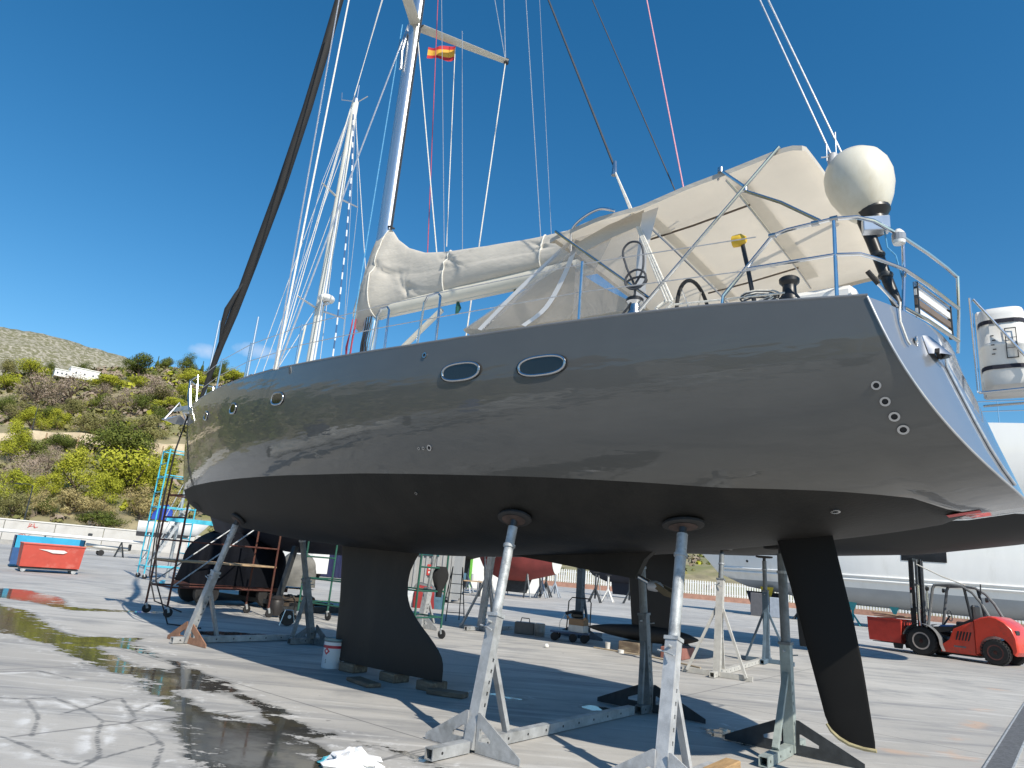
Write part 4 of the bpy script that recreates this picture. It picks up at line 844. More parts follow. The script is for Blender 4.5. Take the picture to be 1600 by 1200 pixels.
# pushpit
pp = MB().tube([(4.5, -1.86, 3.92), (4.51, -1.86, 4.02), (4.93, -1.86, 4.49), (5.05, -1.86, 4.515), (5.41, -1.86, 4.525), (5.56, -1.77, 4.545), (5.66, -1.64, 4.55), (5.81, -1.23, 4.56), (5.94, -.83, 4.56), (6.04, -.46, 4.56), (6.10, -.25, 4.54)], .0165, 8).build('pushpit', steel, yacht, smooth=True)
for pts in ([(4.72, -1.86, 4.23), (5.41, -1.86, 4.21), (5.58, -1.80, 4.205), (5.68, -1.66, 4.20), (5.82, -1.39, 4.2), (5.94, -.98, 4.2), (6.10, -.32, 4.2)], [(5.41, -1.86, 3.83), (5.41, -1.86, 4.525)], [(5.79, -1.36, 3.80), (5.81, -1.30, 4.2), (5.81, -1.23, 4.56)], [(6.05, -.10, 3.85), (6.09, -.2, 4.2), (6.11, -.25, 4.54)], [(5.80, -1.36, 3.88), (5.92, -1.0, 3.88), (6.08, -.36, 3.88)]):
    MB().tube(pts, .0155, 8).build('pushpit_tube', steel, pp, smooth=True)
for u, v, z in ((4.93, -1.86, 4.49), (5.27, -1.86, 4.52), (5.41, -1.86, 4.525)): MB().lathe([(.001, -.03), (.024, -.028), (.024, .028), (.001, .03)], 10, (u, v, z), axis='x').build('clamp', chrome, pp, smooth=True)
gate = MB().bar((5.86, -1.14, 4.16), (6.04, -.42, 4.16), .03, .045).build('stern_gate', steel, yacht)
for k in range(3): MB().bar((5.86, -1.14, 3.92+.085*k), (6.04, -.42, 3.92+.085*k), .02, .055).build('slat', white_gel if k != 1 else mat('teak_slat', (.16, .12, .09), .6), gate)
for v, u in ((-1.12, 5.865), (-.44, 6.035)): MB().bar((u, v, 3.88), (u, v, 4.18), .035, .035).build('gate_post', dark_steel, gate)
# satellite dome on its pole
dp = MB().tube([(5.74, -1.2, 3.95), (5.66, -1.2, 4.25), (5.57, -1.2, 4.6), (5.52, -1.2, 4.80)], [.042, .045, .05, .06], 12).build('dome_pole', black_pl, yacht, smooth=True)
for t in (4.25, 4.45): MB().lathe([(.055, -.02), (.06, 0), (.055, .02)], 12, (5.66-.1*(t-4.25)*2.5, -1.2, t)).build('pole_clamp', dark_steel, dp, smooth=True)
Mt = Matrix.Rotation(R(-12), 3, 'Y')
domat = mat('weathered_dome', (.70, .66, .55), .45, 0, .06, 2.2, 0, 10, col2=(.50, .44, .31), patch=(2.2, .50, .78), coat=.2, stretch=(1, 1, .5))
dome = MB().lathe([(.001, -.36), (.12, -.36), (.17, -.30), (.225, -.2), (.268, -.08), (.283, .03), (.272, .13), (.235, .22), (.17, .285), (.09, .318), (.001, .325)], 32, (5.50, -1.2, 5.17), M=Mt).build('satellite_dome', domat, yacht, smooth=True, angle=60)
MB().lathe([(.001, -.2), (.10, -.18), (.10, -.06), (.15, .0), (.15, .03), (.001, .03)], 20, (5.585, -1.2, 4.845), M=Mt).build('dome_base', black_pl, dome, smooth=True, angle=30)
MB().bbox((5.64, -1.42, 4.62), (.20, .10, .13), .006, R(20)).build('junction_box', mat('box_alu', (.55, .58, .62), .3, .7), pp)
lt = MB().lathe([(.001, 0), (.045, .0), (.05, .02), (.045, .1), (.02, .13), (.001, .13)], 14, (5.79, -1.32, 4.46)).build('stern_light', white_gel, yacht, smooth=True)
MB().lathe([(.034, .03), (.053, .03), (.053, .085), (.034, .085)], 14, (5.79, -1.32, 4.46)).build('lens', mat('lens_glass', (.3, .32, .35), .1), lt)
MB().tube([(5.70, -1.40, 4.56), (5.71, -1.38, 4.42), (5.76, -1.33, 4.36), (5.80, -1.25, 4.1)], .007, 6).build('cable', rope_blue, pp, smooth=True)
MB().tube([(5.62, -1.38, 4.12), (5.74, -1.30, 3.95)], .012, 6).build('tiller_lever', steel, yacht, smooth=True); MB().tube([(5.56, -1.42, 4.22), (5.63, -1.38, 4.11)], .022, 8).build('lever_grip', black_rub, yacht, smooth=True)
MB().tube([(5.60, -1.40, 4.16), (5.75, -1.3, 3.92)], .01, 6).build('lever_rod', steel, yacht, smooth=True)
an = MB().tube([(5.0, .2, 5.55), (5.0, .2, 6.33)], .035, 10).build('antenna_post', steel, yacht, smooth=True)
MB().tube([(5.0, .2, 6.3), (5.0, .2, 6.44)], .055, 10).build('antenna_head', mat('grey_plastic', (.45, .45, .46), .5), an, smooth=True)
for x, y, h in ((.03, .04, .35), (-.05, -.05, .18), (.1, .1, .12)): MB().tube([(5+x, .2+y, 6.35), (5+x, .2+y, 6.4+h)], .007, 6).build('whip', rope_grey, an)
MB().tube([(4.9, .1, 6.38), (5.25, .42, 6.5)], .008, 6).build('cross_arm', rope_grey, an)

# things that hang on or from the yacht
def liferaft():
    t = thing('liferaft_canister', 'white liferaft canister with black straps hung on the stern rail', 'liferaft', yw(6.37, 1.45, 3.83), YA)
    m = mat('liferaft_white', (.76, .75, .72), .4, 0, .04)
    def rr(a, b, z, n=24, e=.5): return [(a*math.copysign(abs(math.cos(q))**e, math.cos(q)), b*math.copysign(abs(math.sin(q))**e, math.sin(q)), z) for q in [2*math.pi*k/n for k in range(n)]]
    b = MB().grid([rr(.13*1.5, .16, 0), rr(.205, .28, .04), rr(.215, .31, .12), rr(.215, .315, .44), rr(.225, .325, .45), rr(.225, .325, .48), rr(.215, .315, .49), rr(.215, .31, .80), rr(.20, .28, .88), rr(.14, .2, .91)], closed=True); b.f += [tuple(range(24)), tuple(range(9*24, 240))]
    body = b.build('canister', m, t, smooth=True, angle=50)
    for z in (.22, .72): MB().grid([rr(.22, .32, z-.022), rr(.22, .32, z+.022)], closed=True).build('strap', mat('navy_webbing', (.015, .016, .03), .8), t)
    for y in (-.12, .12): MB().bbox((-.02, y, .45), (.42, .05, .93), .02).build('rib', m, body)
    dk = mat('printed_black', (.03, .03, .03), .7); pr_ = MB()
    pr_.box((0, -.327, .0), (.001, .001, .001))
    for k in range(5): pr_.box((-.09+.012*(k % 2), -.3235, .36+.05*k), (.03, .003, .012)); 
    for x0, x1, z0, z1 in ((.02, .12, .30, .31), (.02, .12, .62, .63), (.02, .028, .30, .63), (.112, .12, .30, .63), (.02, .12, .41, .415), (.02, .12, .52, .525)): pr_.box(((x0+x1)/2, -.3235, (z0+z1)/2), (x1-x0, .003, z1-z0))
    pr_.build('instruction_print', dk, body)
    c = MB().tube([(-.25, -.36, -.05), (-.25, -.36, 1.0)], .016, 8); c.tube([(-.22, -.36, .98), (.26, -.34, .15), (.26, -.3, -.02), (-.25, -.3, -.04)], .014, 8); c.tube([(-.25, .3, -.04), (.26, .3, -.03), (.26, -.3, -.02)], .014, 8); c.build('cradle', steel, t, smooth=True)
liferaft()
def flag():
    t = thing('courtesy_flag', 'small red and yellow flag flying from the signal halyard under the spreader', 'flag', yw(-1.93, .79, 11.35), YA)
    rows = []
    for i in range(13):
        s = i/12; rows.append([(-.52*s, -.26*s+.035*math.sin(9*s), .17*(1-2*k/8)*(1-.25*s)+.02*math.sin(7*s+k*.3)+.06*s) for k in range(9)])
    for nm, k0, k1, m in (('red_stripe', 0, 2, mat('flag_red', (.55, .03, .04), .8)), ('yellow_stripe', 2, 6, mat('flag_yellow', (.80, .45, .06), .8)), ('red_stripe', 6, 8, mat('flag_red', (.55, .03, .04)))):
        MB().grid([r[k0:k1+1] for r in rows]).build(nm, m, t, smooth=True)
flag()
for i, pts in enumerate(([(-7.68, -.06, 4.2), (-7.72, -.16, 3.4), (-7.70, -.2, 2.5), (-7.66, -.22, 1.6), (-7.5, -.25, .9), (-7.2, -.2, .45), (-6.7, .1, .3)], [(-7.62, -.1, 4.15), (-7.62, -.2, 3.4), (-7.64, -.22, 2.5), (-7.6, -.2, 1.5), (-7.5, -.1, .8), (-7.3, .2, .02), (-6.6, .5, .015)])):
    o = MB().tube([yw(*p) for p in pts], .014, 6).build('shore_cable', black_rub, smooth=True); tag(o, 'black power cable hanging from the bow down to the scaffold' if i == 0 else 'second black cable hanging close beside the bow and reaching the ground', 'cable', 'cables hanging from the bow')

# ============================================================ JACK STANDS
def jack_stand(label, base, inward, top, n, post_m=galv, tube_m=galv_worn, plate_m=None, cross=1.4, foot=.5, post_h=1.16, w=.108, gus=(1, 1), gl=.55, brace=True, pad=True, group='steel boat stands', tube_r=.05, name='boat_stand', splay=0):
    """base: ground point of the post, inward: direction of the cross beam, top: point where the pad meets the hull, n: hull normal there"""
    base = Vector(base); inward = Vector((inward[0], inward[1], 0)).normalized(); ang = math.atan2(inward.y, inward.x)
    t = thing(name, label, 'boat stand', (base.x, base.y, 0), ang, group)
    Ri = Matrix.Rotation(-ang, 3, 'Z'); T = Ri @ (Vector(top)-Vector((base.x, base.y, 0))); N = Ri @ Vector(n)
    plate_m = plate_m or post_m
    def sqtube(x0, x1, name_):
        m = MB(); h = .095; z0 = .010; wl = .010; bw = .092
        m.box(((x0+x1)/2, 0, z0+wl/2), (x1-x0, bw, wl)); m.box(((x0+x1)/2, 0, z0+h-wl/2), (x1-x0, bw, wl))
        for s in (-1, 1): m.box(((x0+x1)/2, s*(bw/2-wl/2), z0+h/2), (x1-x0, wl, h-2*wl))
        o = m.build(name_, post_m, t); k = x0+.12
        while k < x1-.05:
            for s in (-1, 1): MB().lathe([(.013, -.001), (.013, .001)], 8, (k, s*(bw/2+.0006), z0+h*.5), axis='y').build('bolt_hole', black_rub, o)
            k += .32
        return o
    if foot: sqtube(-foot, -w/2-.012, 'foot_beam')
    if cross: sqtube(w/2+.012, cross, 'cross_beam')
    for s, on in ((-1, gus[0]), (1, gus[1])):
        if not on: continue
        o = [(w/2+.003, .0), (w/2+.003, .33), (w/2+.03, .33), (gl, .05), (gl, .0)]; i = [(.09, .10), (.09, .20), (.11, .20), (gl*.40, .13), (gl*.40, .10)]
        m = MB(); th = .008
        for x in (-th, th):
            k = len(m.v); m.v += [(x, s*a, z+.005) for a, z in o]+[(x, s*a, z+.005) for a, z in i]; m.f += [(k+q, k+(q+1) % 5, k+5+(q+1) % 5, k+5+q) for q in range(5)]
        m.f += [(q, (q+1) % 5, 10+(q+1) % 5, 10+q) for q in range(5)]+[(5+q, 5+(q+1) % 5, 15+(q+1) % 5, 15+q) for q in range(5)]
        m.build('gusset_plate', plate_m, t)
    d = (T-Vector((0, 0, .02))).normalized(); xa = Vector((1, 0, 0)); xa = (xa-d*xa.dot(d)).normalized(); ya = d.cross(xa)
    P = lambda a, b, h: Vector((0, 0, .02))+xa*a+ya*b+d*h
    hw = w/2; pl = .008
    post = MB()
    def plate(a0, a1, b0, b1, h0, h1): post.add([P(a, b, h) for h in (h0, h1) for a, b in ((a0, b0), (a1, b0), (a1, b1), (a0, b1))], [(0, 1, 2, 3), (7, 6, 5, 4), (0, 4, 5, 1), (1, 5, 6, 2), (2, 6, 7, 3), (3, 7, 4, 0)])
    plate(-hw, -hw+pl, -hw, hw, 0, post_h); plate(hw-pl, hw, -hw, hw, 0, post_h)
    for s in (-1, 1):
        b0, b1 = (s*hw-pl if s > 0 else -hw, s*hw if s > 0 else -hw+pl)
        e0, e1 = -hw+pl, hw-pl; s0, s1 = .008, .036      # slot across part of the face
        plate(e0, s0, b0, b1, 0, post_h); plate(s1, e1, b0, b1, 0, post_h)
        k = 0; h = .0; pitch = .098
        while h < post_h:
            h2 = min(h+pitch-.032, post_h); plate(s0, s1, b0, b1, h, h2); h += pitch
            if h > post_h-.28: plate(s0, s1, b0, b1, h2, post_h); break
    post.build('post', post_m, t)
    m = MB()
    for b in (-1,): m.add([P(a, b2, h) for h in (post_h, post_h+.03) for a, b2 in ((-hw-.01, -hw-.01), (hw+.01, -hw-.01), (hw+.01, hw+.01), (-hw-.01, hw+.01))], [(0, 1, 2, 3), (7, 6, 5, 4), (0, 4, 5, 1), (1, 5, 6, 2), (2, 6, 7, 3), (3, 7, 4, 0)])
    m.build('post_cap', tube_m, t)
    Lt = (T-Vector((0, 0, .02))).length
    tu = MB().tube([P(0, 0, .25), P(0, 0, Lt-.10)], tube_r, 14).build('screw_tube', tube_m, t, smooth=True)
    MB().tube([P(0, 0, Lt-.30), P(0, 0, Lt-.02)], tube_r*.72, 12).build('jack_screw', dark_steel, t, smooth=True)
    MB().tube([P(0, 0, Lt-.315), P(0, 0, Lt-.285)], tube_r*1.25, 12).build('jack_nut', galv_worn, t, smooth=True)
    MB().tube([P(-hw-.06, .0, post_h-.06), P(hw+.05, .0, post_h-.06)], .012, 8).build('locking_pin', galv_worn, t, smooth=True)
    MB().tube([P(-hw-.05, -.06, post_h-.14), P(-hw-.02, .03, post_h-.11), P(-hw-.03, .10, post_h-.10)], .008, 6).build('pin_handle', galv_worn, t, smooth=True)
    if pad:
        nz = N.normalized(); px = Vector((0, 1, 0)); px = (px-nz*px.dot(nz)).normalized(); py = nz.cross(px); M_ = Matrix((px*1.0, py*.62, nz)).transposed()
        MB().lathe([(.001, -.012), (.19, -.012), (.20, .0), (.20, .018), (.17, .03), (.001, .03)], 24, T, M=M_).build('pad', mat('pad_rubber', (.03, .028, .027), .75, 0, .3, 8), t, smooth=True, angle=30)
        MB().lathe([(.13, .029), (.14, .036), (.001, .04)], 20, T, M=M_).build('pad_plate', mat('pad_underside', (.075, .05, .042), .7, 0, .4, 12), t)
    if splay:
        a = P(0, 0, post_h*.78)
        for dx, dy in ((-.12, -1), (-.12, 1), (.9, 0)):
            e = Vector((dx*splay, dy*splay, .05)); MB().bar(a, e, .045, .06, (0, 1, 0) if dy == 0 else (1, 0, 0)).build('splayed_leg', post_m, t)
        MB().bar((0, -splay-.1, .05), (0, splay+.1, .05), .08, .09).build('base_beam', post_m, t)
    if brace and cross and not splay:
        a = P(0, 0, post_h*.72); MB().bar(a+Vector((hw, 0, 0)), (min(.52, cross-.05), 0, .12), .012 if False else .05, .06, (0, 1, 0)).build('brace', post_m, t)
    return t
def hp(u, th, side=-1):
    p, a, b, n = hull_pt(u, th, side, .022); r = Matrix.Rotation(YA, 3, 'Z'); return YK+r @ p, r @ n
IN = Matrix.Rotation(YA, 3, 'Z') @ Vector((0, 1, 0)); OUT = -IN
def ystand(label, b, u, th, side, **k):
    p, n = hp(u, th, side); return jack_stand(label, yw(b[0], b[1], 0), IN if side < 0 else OUT, p, n, group='stands under the grey yacht', **k)
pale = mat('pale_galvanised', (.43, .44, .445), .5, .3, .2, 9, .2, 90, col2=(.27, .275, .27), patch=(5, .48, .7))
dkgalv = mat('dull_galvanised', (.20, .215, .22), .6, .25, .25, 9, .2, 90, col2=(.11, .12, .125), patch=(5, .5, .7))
ystand('galvanised stand with slotted post beside the keel, nearest to the puddle', (2.25, -1.94), 2.161, .40, -1, post_m=pale, cross=3.1, foot=.55)
ystand('galvanised stand cut off by the bottom frame edge, left of the rudder', (3.99, -1.72), 3.864, .285, -1, post_m=galv, cross=1.05, foot=.5)
ystand('dull stand on the far side of the rudder, its tube behind the rudder blade', (4.22, .92), 4.15, .22, 1, post_m=mat('green_galv', (.34, .39, .37), .55, .2, .2, 9, .15, 90), tube_m=dkgalv, plate_m=dark_steel, cross=.9, foot=.4, post_h=1.05, gl=.7)  # gusset plates use dark steel to stand for the hull's shade
ystand('galvanised stand with rusty side plate under the bow', (-4.80, -.78), -4.3, .27, -1, post_m=pale, tube_m=galv_worn, plate_m=mat('rusty_plate', (.30, .16, .10), .8, .1, .3, 7, .2, 40), cross=2.0, foot=.25, gl=.6)
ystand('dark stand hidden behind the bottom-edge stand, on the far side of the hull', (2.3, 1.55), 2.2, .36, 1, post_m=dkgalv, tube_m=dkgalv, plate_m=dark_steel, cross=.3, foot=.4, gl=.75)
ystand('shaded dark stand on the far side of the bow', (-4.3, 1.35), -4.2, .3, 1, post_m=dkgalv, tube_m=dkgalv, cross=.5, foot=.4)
o = MB().bbox((0, 0, .07), (.55, .14, .13), .008).build('timber_baulk', mat('orange_timber', (.42, .27, .13), .8, 0, .3, 3, .3, 30, stretch=(1, 7, 7))); o.location = yw(4.12, -.78, .0); o.rotation_euler = (0, 0, YA+R(90)); tag(o, 'short orange timber baulk at the end of a stand beam, bottom edge', 'timber')
# blocks beneath the keel
bt = mat('keel_timber', (.16, .12, .085), .85, 0, .35, 3, .3, 25, stretch=(1, 5, 5), col2=(.30, .25, .17), patch=(3, .55, .7))
for i, (u, v, s, r_, lab) in enumerate(((-1.6, 0, (.3, .30, .115), 3, 'dark timber block under the front of the keel'), (-.75, 0, (.3, .30, .115), -2, 'dark timber block under the middle of the keel'), (-.05, .0, (.3, .30, .115), 4, 'dark timber block under the trailing edge of the keel'), (.32, -.1, (.5, .22, .06), 20, 'split board lying behind the keel'), (-.75, -.55, (.55, .22, .05), -12, 'flat board on the ground in front of the keel'))):
    o = MB().bbox((0, 0, s[2]/2+.002), s, .012).build('timber_block', bt); o.location = yw(u, v, 0); o.rotation_euler = (0, 0, YA+R(r_)); tag(o, lab, 'timber', 'timbers under the keel')

# paint can in front of the keel
def paint_can():
    t = thing('paint_can', 'large white paint can with red hazard label in front of the keel', 'paint can', (-2.28, 10.92, 0), R(20)); r = .148
    lab = bpy.data.materials.new('can_print'); lab.use_nodes = True; n = lab.node_tree.nodes; L = lab.node_tree.links; b = n['Principled BSDF']; b.inputs['Roughness'].default_value = .3
    tc = n.new('ShaderNodeTexCoord'); sx = n.new('ShaderNodeSeparateXYZ'); L.new(tc.outputs['Object'], sx.inputs[0]); cr = n.new('ShaderNodeValToRGB'); cr.color_ramp.interpolation = 'CONSTANT'
    e = cr.color_ramp.elements; e[0].color = (.62, .66, .68, 1); e[0].position = 0; e[1].position = .275/.42; e[1].color = (.42, .03, .05, 1)
    for p, c in ((.315/.42, (.66, .68, .70, 1)), (.36/.42, (.10, .14, .16, 1))): k = e.new(p); k.color = c
    m_ = n.new('ShaderNodeMath'); m_.operation = 'DIVIDE'; m_.inputs[1].default_value = .42; L.new(sx.outputs['Z'], m_.inputs[0]); L.new(m_.outputs[0], cr.inputs[0]); L.new(cr.outputs[0], b.inputs['Base Color'])
    body = MB().lathe([(r*.97, .0), (r, .012), (r, .38), (r*1.0, .381)], 32).build('can_body', lab, t, smooth=True)
    MB().lathe([(r*1.0, .378), (r*1.045, .384), (r*1.045, .402), (r*.96, .405), (r*.94, .392), (.001, .392)], 32).build('lid', mat('teal_lid', (.16, .30, .34), .35, .3), t, smooth=True, angle=30)
    MB().tube([(r*1.05*math.cos(a), r*1.05*math.sin(a), .33-.1*math.sin((a+.3)*.9)) for a in [i*.25 for i in range(13)]], .004, 5).build('handle', steel, t, smooth=True)
    a0 = R(-118)
    def patch(nm, ac, zc, w, h, rot, m):
        g = []
        for i in range(7):
            row = []
            for j in range(7):
                x, z = (i/6-.5)*w, (j/6-.5)*h; X = x*math.cos(rot)-z*math.sin(rot); Z = x*math.sin(rot)+z*math.cos(rot); a = ac+X/r; row.append(((r+.0015)*math.cos(a), (r+.0015)*math.sin(a), zc+Z))
            g.append(row)
        MB().grid(g).build(nm, m, body, smooth=True)
    rd = mat('hazard_red', (.55, .05, .07), .5); dk = mat('label_ink', (.05, .05, .06), .6)
    patch('hazard_diamond', a0-.35, .235, .075, .075, R(45), rd); patch('flame_mark', a0-.35, .235, .03, .03, R(45), white_gel)
    for k in range(3): patch('letter_bar', a0-.33, .12-.02*k, .012, .012, 0, dk)
    for k in range(4): patch('letter_bar', a0-.6+.22*k, .34, .016, .010, 0, white_gel)
paint_can()
# crumpled paper at the lower edge
def rags():
    r_ = random.Random(3)
    for i, (x, y, s, h, m, lab) in enumerate(((-.99, 6.06, .17, .12, mat('white_tissue', (.85, .85, .85), .9), 'crumpled pile of white paper at the bottom edge of the picture'), (-1.17, 6.10, .07, .05, mat('cyan_film', (.08, .42, .52), .4), 'scrap of cyan plastic beside the crumpled paper'))):
        rows = []
        for a in range(8):
            f = a/7; row = []
            for k in range(18):
                t = 2*math.pi*k/18; q = s*math.cos(f*math.pi/2)*(1+r_.uniform(-.28, .28))*(1.3 if abs(math.cos(t)) > .6 else 1); row.append((q*math.cos(t), q*math.sin(t)*.8, max(.004, h*math.sin(f*math.pi/2)*(1+r_.uniform(-.3, .3)))))
            rows.append(row)
        o = MB().grid(rows, closed=True).build('crumpled_paper' if i == 0 else 'plastic_scrap', m, smooth=True, angle=50); o.location = (x, y, 0); tag(o, lab, 'litter')
rags()

# ============================================================ OTHER BOATS
def gen_hull(root, L0, L1, bm, zs_, zb_, zp, m_top, m_bot, nexp=2.5, full=.6, tr_w=.75, rake=.5, n=40, th=16):
    """hull from bow x=L0 to stern x=L1 in local x; zs_/zb_ tables over 0..1; zp paint line height"""
    def S_(s, t, side):
        x = L0+(L1-L0)*s; b = bm*(math.sin(min(s/full, 1)*math.pi/2)**.8 if s < full else 1-(1-tr_w)*((s-full)/(1-full))**1.6)+.02
        z0, z1 = lerp(s, zb_), lerp(s, zs_); a = t*math.pi/2; ne = 1.6+(nexp-1.6)*min(1, s*2.5)
        v = b*math.sin(a)**(2/ne) if t > 0 else 0; z = z0+(z1-z0)*(1-max(0, math.cos(a))**(2/ne))
        return (x-rake*(z-z0)/(z1-z0+1e-6)*max(0, 1-s*6), side*v, z)
    ss = [k/n for k in range(n+1)]
    def tw(s):
        if lerp(s, zb_) >= zp: return 0
        lo, hi = 0, 1
        for _ in range(30):
            md = (lo+hi)/2
            if S_(s, md, 1)[2] < zp: lo = md
            else: hi = md
        return lo
    for nm, f0, f1, m in (('topsides', tw, lambda s: 1, m_top), ('underwater_hull', lambda s: 0, tw, m_bot)):
        g = MB()
        for side in (-1, 1): g.grid([[S_(s, f0(s)+(f1(s)-f0(s))*k/th, side) for k in range(th+1)] for s in ss])
        g.build(nm, m, root, smooth=True, angle=50)
    e = [S_(1, k/12, 1) for k in range(13)]
    MB().grid([[(p[0]+.02, p[1]*q/4, p[2]) for q in range(-4, 5)] for p in e]).build('transom', m_top, root)
    MB().grid([[(S_(s, 1, 1)[0], S_(s, 1, 1)[1]*q/4, S_(s, 1, 1)[2]-.03+.05*(1-(q/4)**2)) for q in range(-4, 5)] for s in ss]).build('deck', white_gel, root)
    return S_
NA = math.atan2(-.53, .85)
white_hull = mat('white_hull_gloss', (.85, .84, .81), .2, 0, .03, 1.5, coat=.5, col2=(.70, .68, .63), patch=(.9, .55, .8), stretch=(1, 1, .25))
def rail(root, pts, h=.6):
    m = MB()
    for p in pts: m.tube([p, (p[0], p[1], p[2]+h)], .014, 6)
    for z in (h, h*.55): m.tube([(p[0], p[1], p[2]+z) for p in pts], .012, 6)
    m.build('guard_rail', steel, root, smooth=True)
# neighbour behind, with a bulb keel
nb = thing('white_yacht', 'white yacht with black bottom and bulb keel propped behind the grey yacht', 'yacht', (3.8, 16.9, 0), NA)
NS = gen_hull(nb, -6.2, 3.6, 2.2, [(0, 4.3), (.4, 4.1), (1, 4.0)], [(0, 3.6), (.06, 2.9), (.2, 2.5), (.45, 2.3), (.7, 2.32), (.85, 2.36), (1, 2.6)], 3.0, white_hull, mat('black_antifouling', (.016, .016, .016), .6, 0, .2, 2), 2.6, .6, .8)
foil([.45, .6, .9, 1.3, 1.8, 2.4], [(.4, -.55), (2.4, -.75)], [(.4, .62), (2.4, .55)], [(.4, .16), (2.4, .2)]).build('keel_fin', MATS['black_antifouling'], nb, smooth=True)
MB().lathe([(.001, -1.75), (.05, -1.6), (.12, -1.2), (.17, -.7), (.19, -.1), (.17, .4), (.1, .75), (.03, .95), (.001, .98)], 18, (.05, 0, .43), axis='x').build('keel_bulb', MATS['black_antifouling'], nb, smooth=True)
rail(nb, [(x, -2.0, 4.80) for x in (0, 1, 2, 3)])
for i, (x, lab) in enumerate(((-.45, 'wooden block under the front of the bulb keel'), (.55, 'reddish wooden block under the rear of the bulb keel'))):
    o = MB().bbox((0, 0, .12), (.5, .9, .235), .012).build('timber_block', bt if i == 0 else mat('red_timber', (.26, .11, .09), .85, 0, .3, 3)); o.location = Vector((3.8, 16.9, 0))+Matrix.Rotation(NA, 3, 'Z') @ Vector((x, 0, 0)); o.rotation_euler = (0, 0, NA); tag(o, lab, 'timber', 'blocks under the bulb keel')
def nstand(label, lx, ly, pm, tm, s, top_z, **k):
    rz = Matrix.Rotation(NA, 3, 'Z'); b = Vector((3.8, 16.9, 0))+rz @ Vector((lx, ly, 0)); tp_ = Vector((3.8, 16.9, 0))+rz @ Vector((lx, ly*.86, top_z))
    return jack_stand(label, b, rz @ Vector((0, -s, 0)), tp_, Vector((0, 0, -1)), post_m=pm, tube_m=tm, group='stands under the white yacht', **k)
cream_st = mat('cream_stand_paint', (.47, .46, .43), .6, 0, .15, 8, .1, 60, col2=(.40, .36, .30), patch=(5, .6, .75))
nstand('cream painted stand with braces, in the open between the keel and the rudder', 2.05, -2.35, cream_st, dkgalv, -1, 2.36, cross=4.2, foot=.35, post_h=1.75, gus=(0, 0), splay=.55, w=.13)
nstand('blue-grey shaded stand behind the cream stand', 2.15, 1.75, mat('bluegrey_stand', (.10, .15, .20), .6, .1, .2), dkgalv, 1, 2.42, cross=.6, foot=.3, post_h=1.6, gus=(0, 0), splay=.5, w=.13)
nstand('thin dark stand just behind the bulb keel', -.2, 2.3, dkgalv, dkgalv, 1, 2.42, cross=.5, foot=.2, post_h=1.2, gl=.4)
# large white yacht beyond, its black bottom seen past the transom
n2 = thing('large_white_yacht', 'large white yacht with black bottom beyond the transom, at the right edge', 'yacht', (12.38, 20.56, 0), NA)
gen_hull(n2, -11, 3.0, 2.7, [(0, 6.9), (.4, 6.6), (1, 6.35)], [(0, 4.5), (.06, 3.6), (.18, 2.95), (.329, 2.66), (.614, 2.86), (.786, 3.05), (.961, 3.48), (1, 3.6)], 4.1, white_hull, MATS['black_antifouling'], 2.6, .6, .85)
foil([.1, .6, 1.2, 2.0, 2.8], [(.1, -3.4), (2.8, -3.6)], [(.1, -2.75), (2.8, -2.6)], [(.1, .3), (2.8, .3)]).build('keel', MATS['black_antifouling'], n2, smooth=True)
rail(n2, [(x, -2.4+.02*x, 6.38) for x in (-1, 0, 1, 2, 2.8)])
# tall masted yacht behind the bow
mb = thing('masted_yacht', 'yacht with a cream mast and radar dome standing behind the bow', 'yacht', (-6.42, 21.05, 0), NA)
gen_hull(mb, -3.4, 4.8, 2.0, [(0, 4.4), (1, 4.1)], [(0, 2.4), (.05, 1.95), (.2, 1.7), (.5, 1.55), (.8, 1.6), (1, 1.9)], 2.75, white_hull, mat('navy_bottom', (.012, .015, .028), .7, 0, .2, 2), 2.4)
mm = MB().grid([[(x+.008*(z-4), y, z) for x, y in oval(.165*s, .125*s, 14)] for z, s in ((4.2, 1), (10, .95), (16.9, .8))], closed=True).build('mast', mat('white_mast_paint', (.80, .77, .68), .4, 0, .04), mb, smooth=True)
for z, w in ((9.15, 1.05), (13.2, .85)):
    for s in (-1, 1): MB().tube([(0, 0, z), (.12, s*w, z+.06)], [.04, .025], 8).build('spreader', alu, mm, smooth=True)
    for s in (-1, 1):
        MB().tube([(.12, s*w, z+.06), (.1, s*.08, 16.7)], .010, 5).build('shroud', rope_grey, mm); MB().tube([(.12, s*w, z+.06), (.0, s*1.5, 4.2)], .010, 5).build('shroud', rope_grey, mm)
for a, b in (((-3.3, 0, 4.4), (-.05, 0, 16.7)), ((3.4, 0, 4.2), (.1, 0, 16.8)), ((-2.4, 0, 4.4), (-.05, 0, 13)), ((-2.9, 0, 4.4), (-.05, 0, 15.2)), ((1.4, -1.2, 4.2), (.1, 0, 13.2)), ((-1.2, -1.5, 4.3), (0, -.1, 9.2)), ((-1.0, 1.5, 4.3), (0, .1, 13))): MB().tube([a, b], .011, 5).build('stay', rope_white, mm)
def stripe_rope():
    m = bpy.data.materials.new('blue_white_braid'); m.use_nodes = True; n = m.node_tree.nodes; L = m.node_tree.links; tc = n.new('ShaderNodeTexCoord'); wv = n.new('ShaderNodeTexWave'); wv.bands_direction = 'Z'; wv.inputs['Scale'].default_value = .62; L.new(tc.outputs['Object'], wv.inputs[0]); cr = n.new('ShaderNodeValToRGB'); cr.color_ramp.interpolation = 'CONSTANT'; cr.color_ramp.elements[0].color = (.05, .12, .25, 1); cr.color_ramp.elements[1].color = (.7, .72, .74, 1); cr.color_ramp.elements[1].position = .55; L.new(wv.outputs[0], cr.inputs[0]); L.new(cr.outputs[0], n['Principled BSDF'].inputs[0]); return m
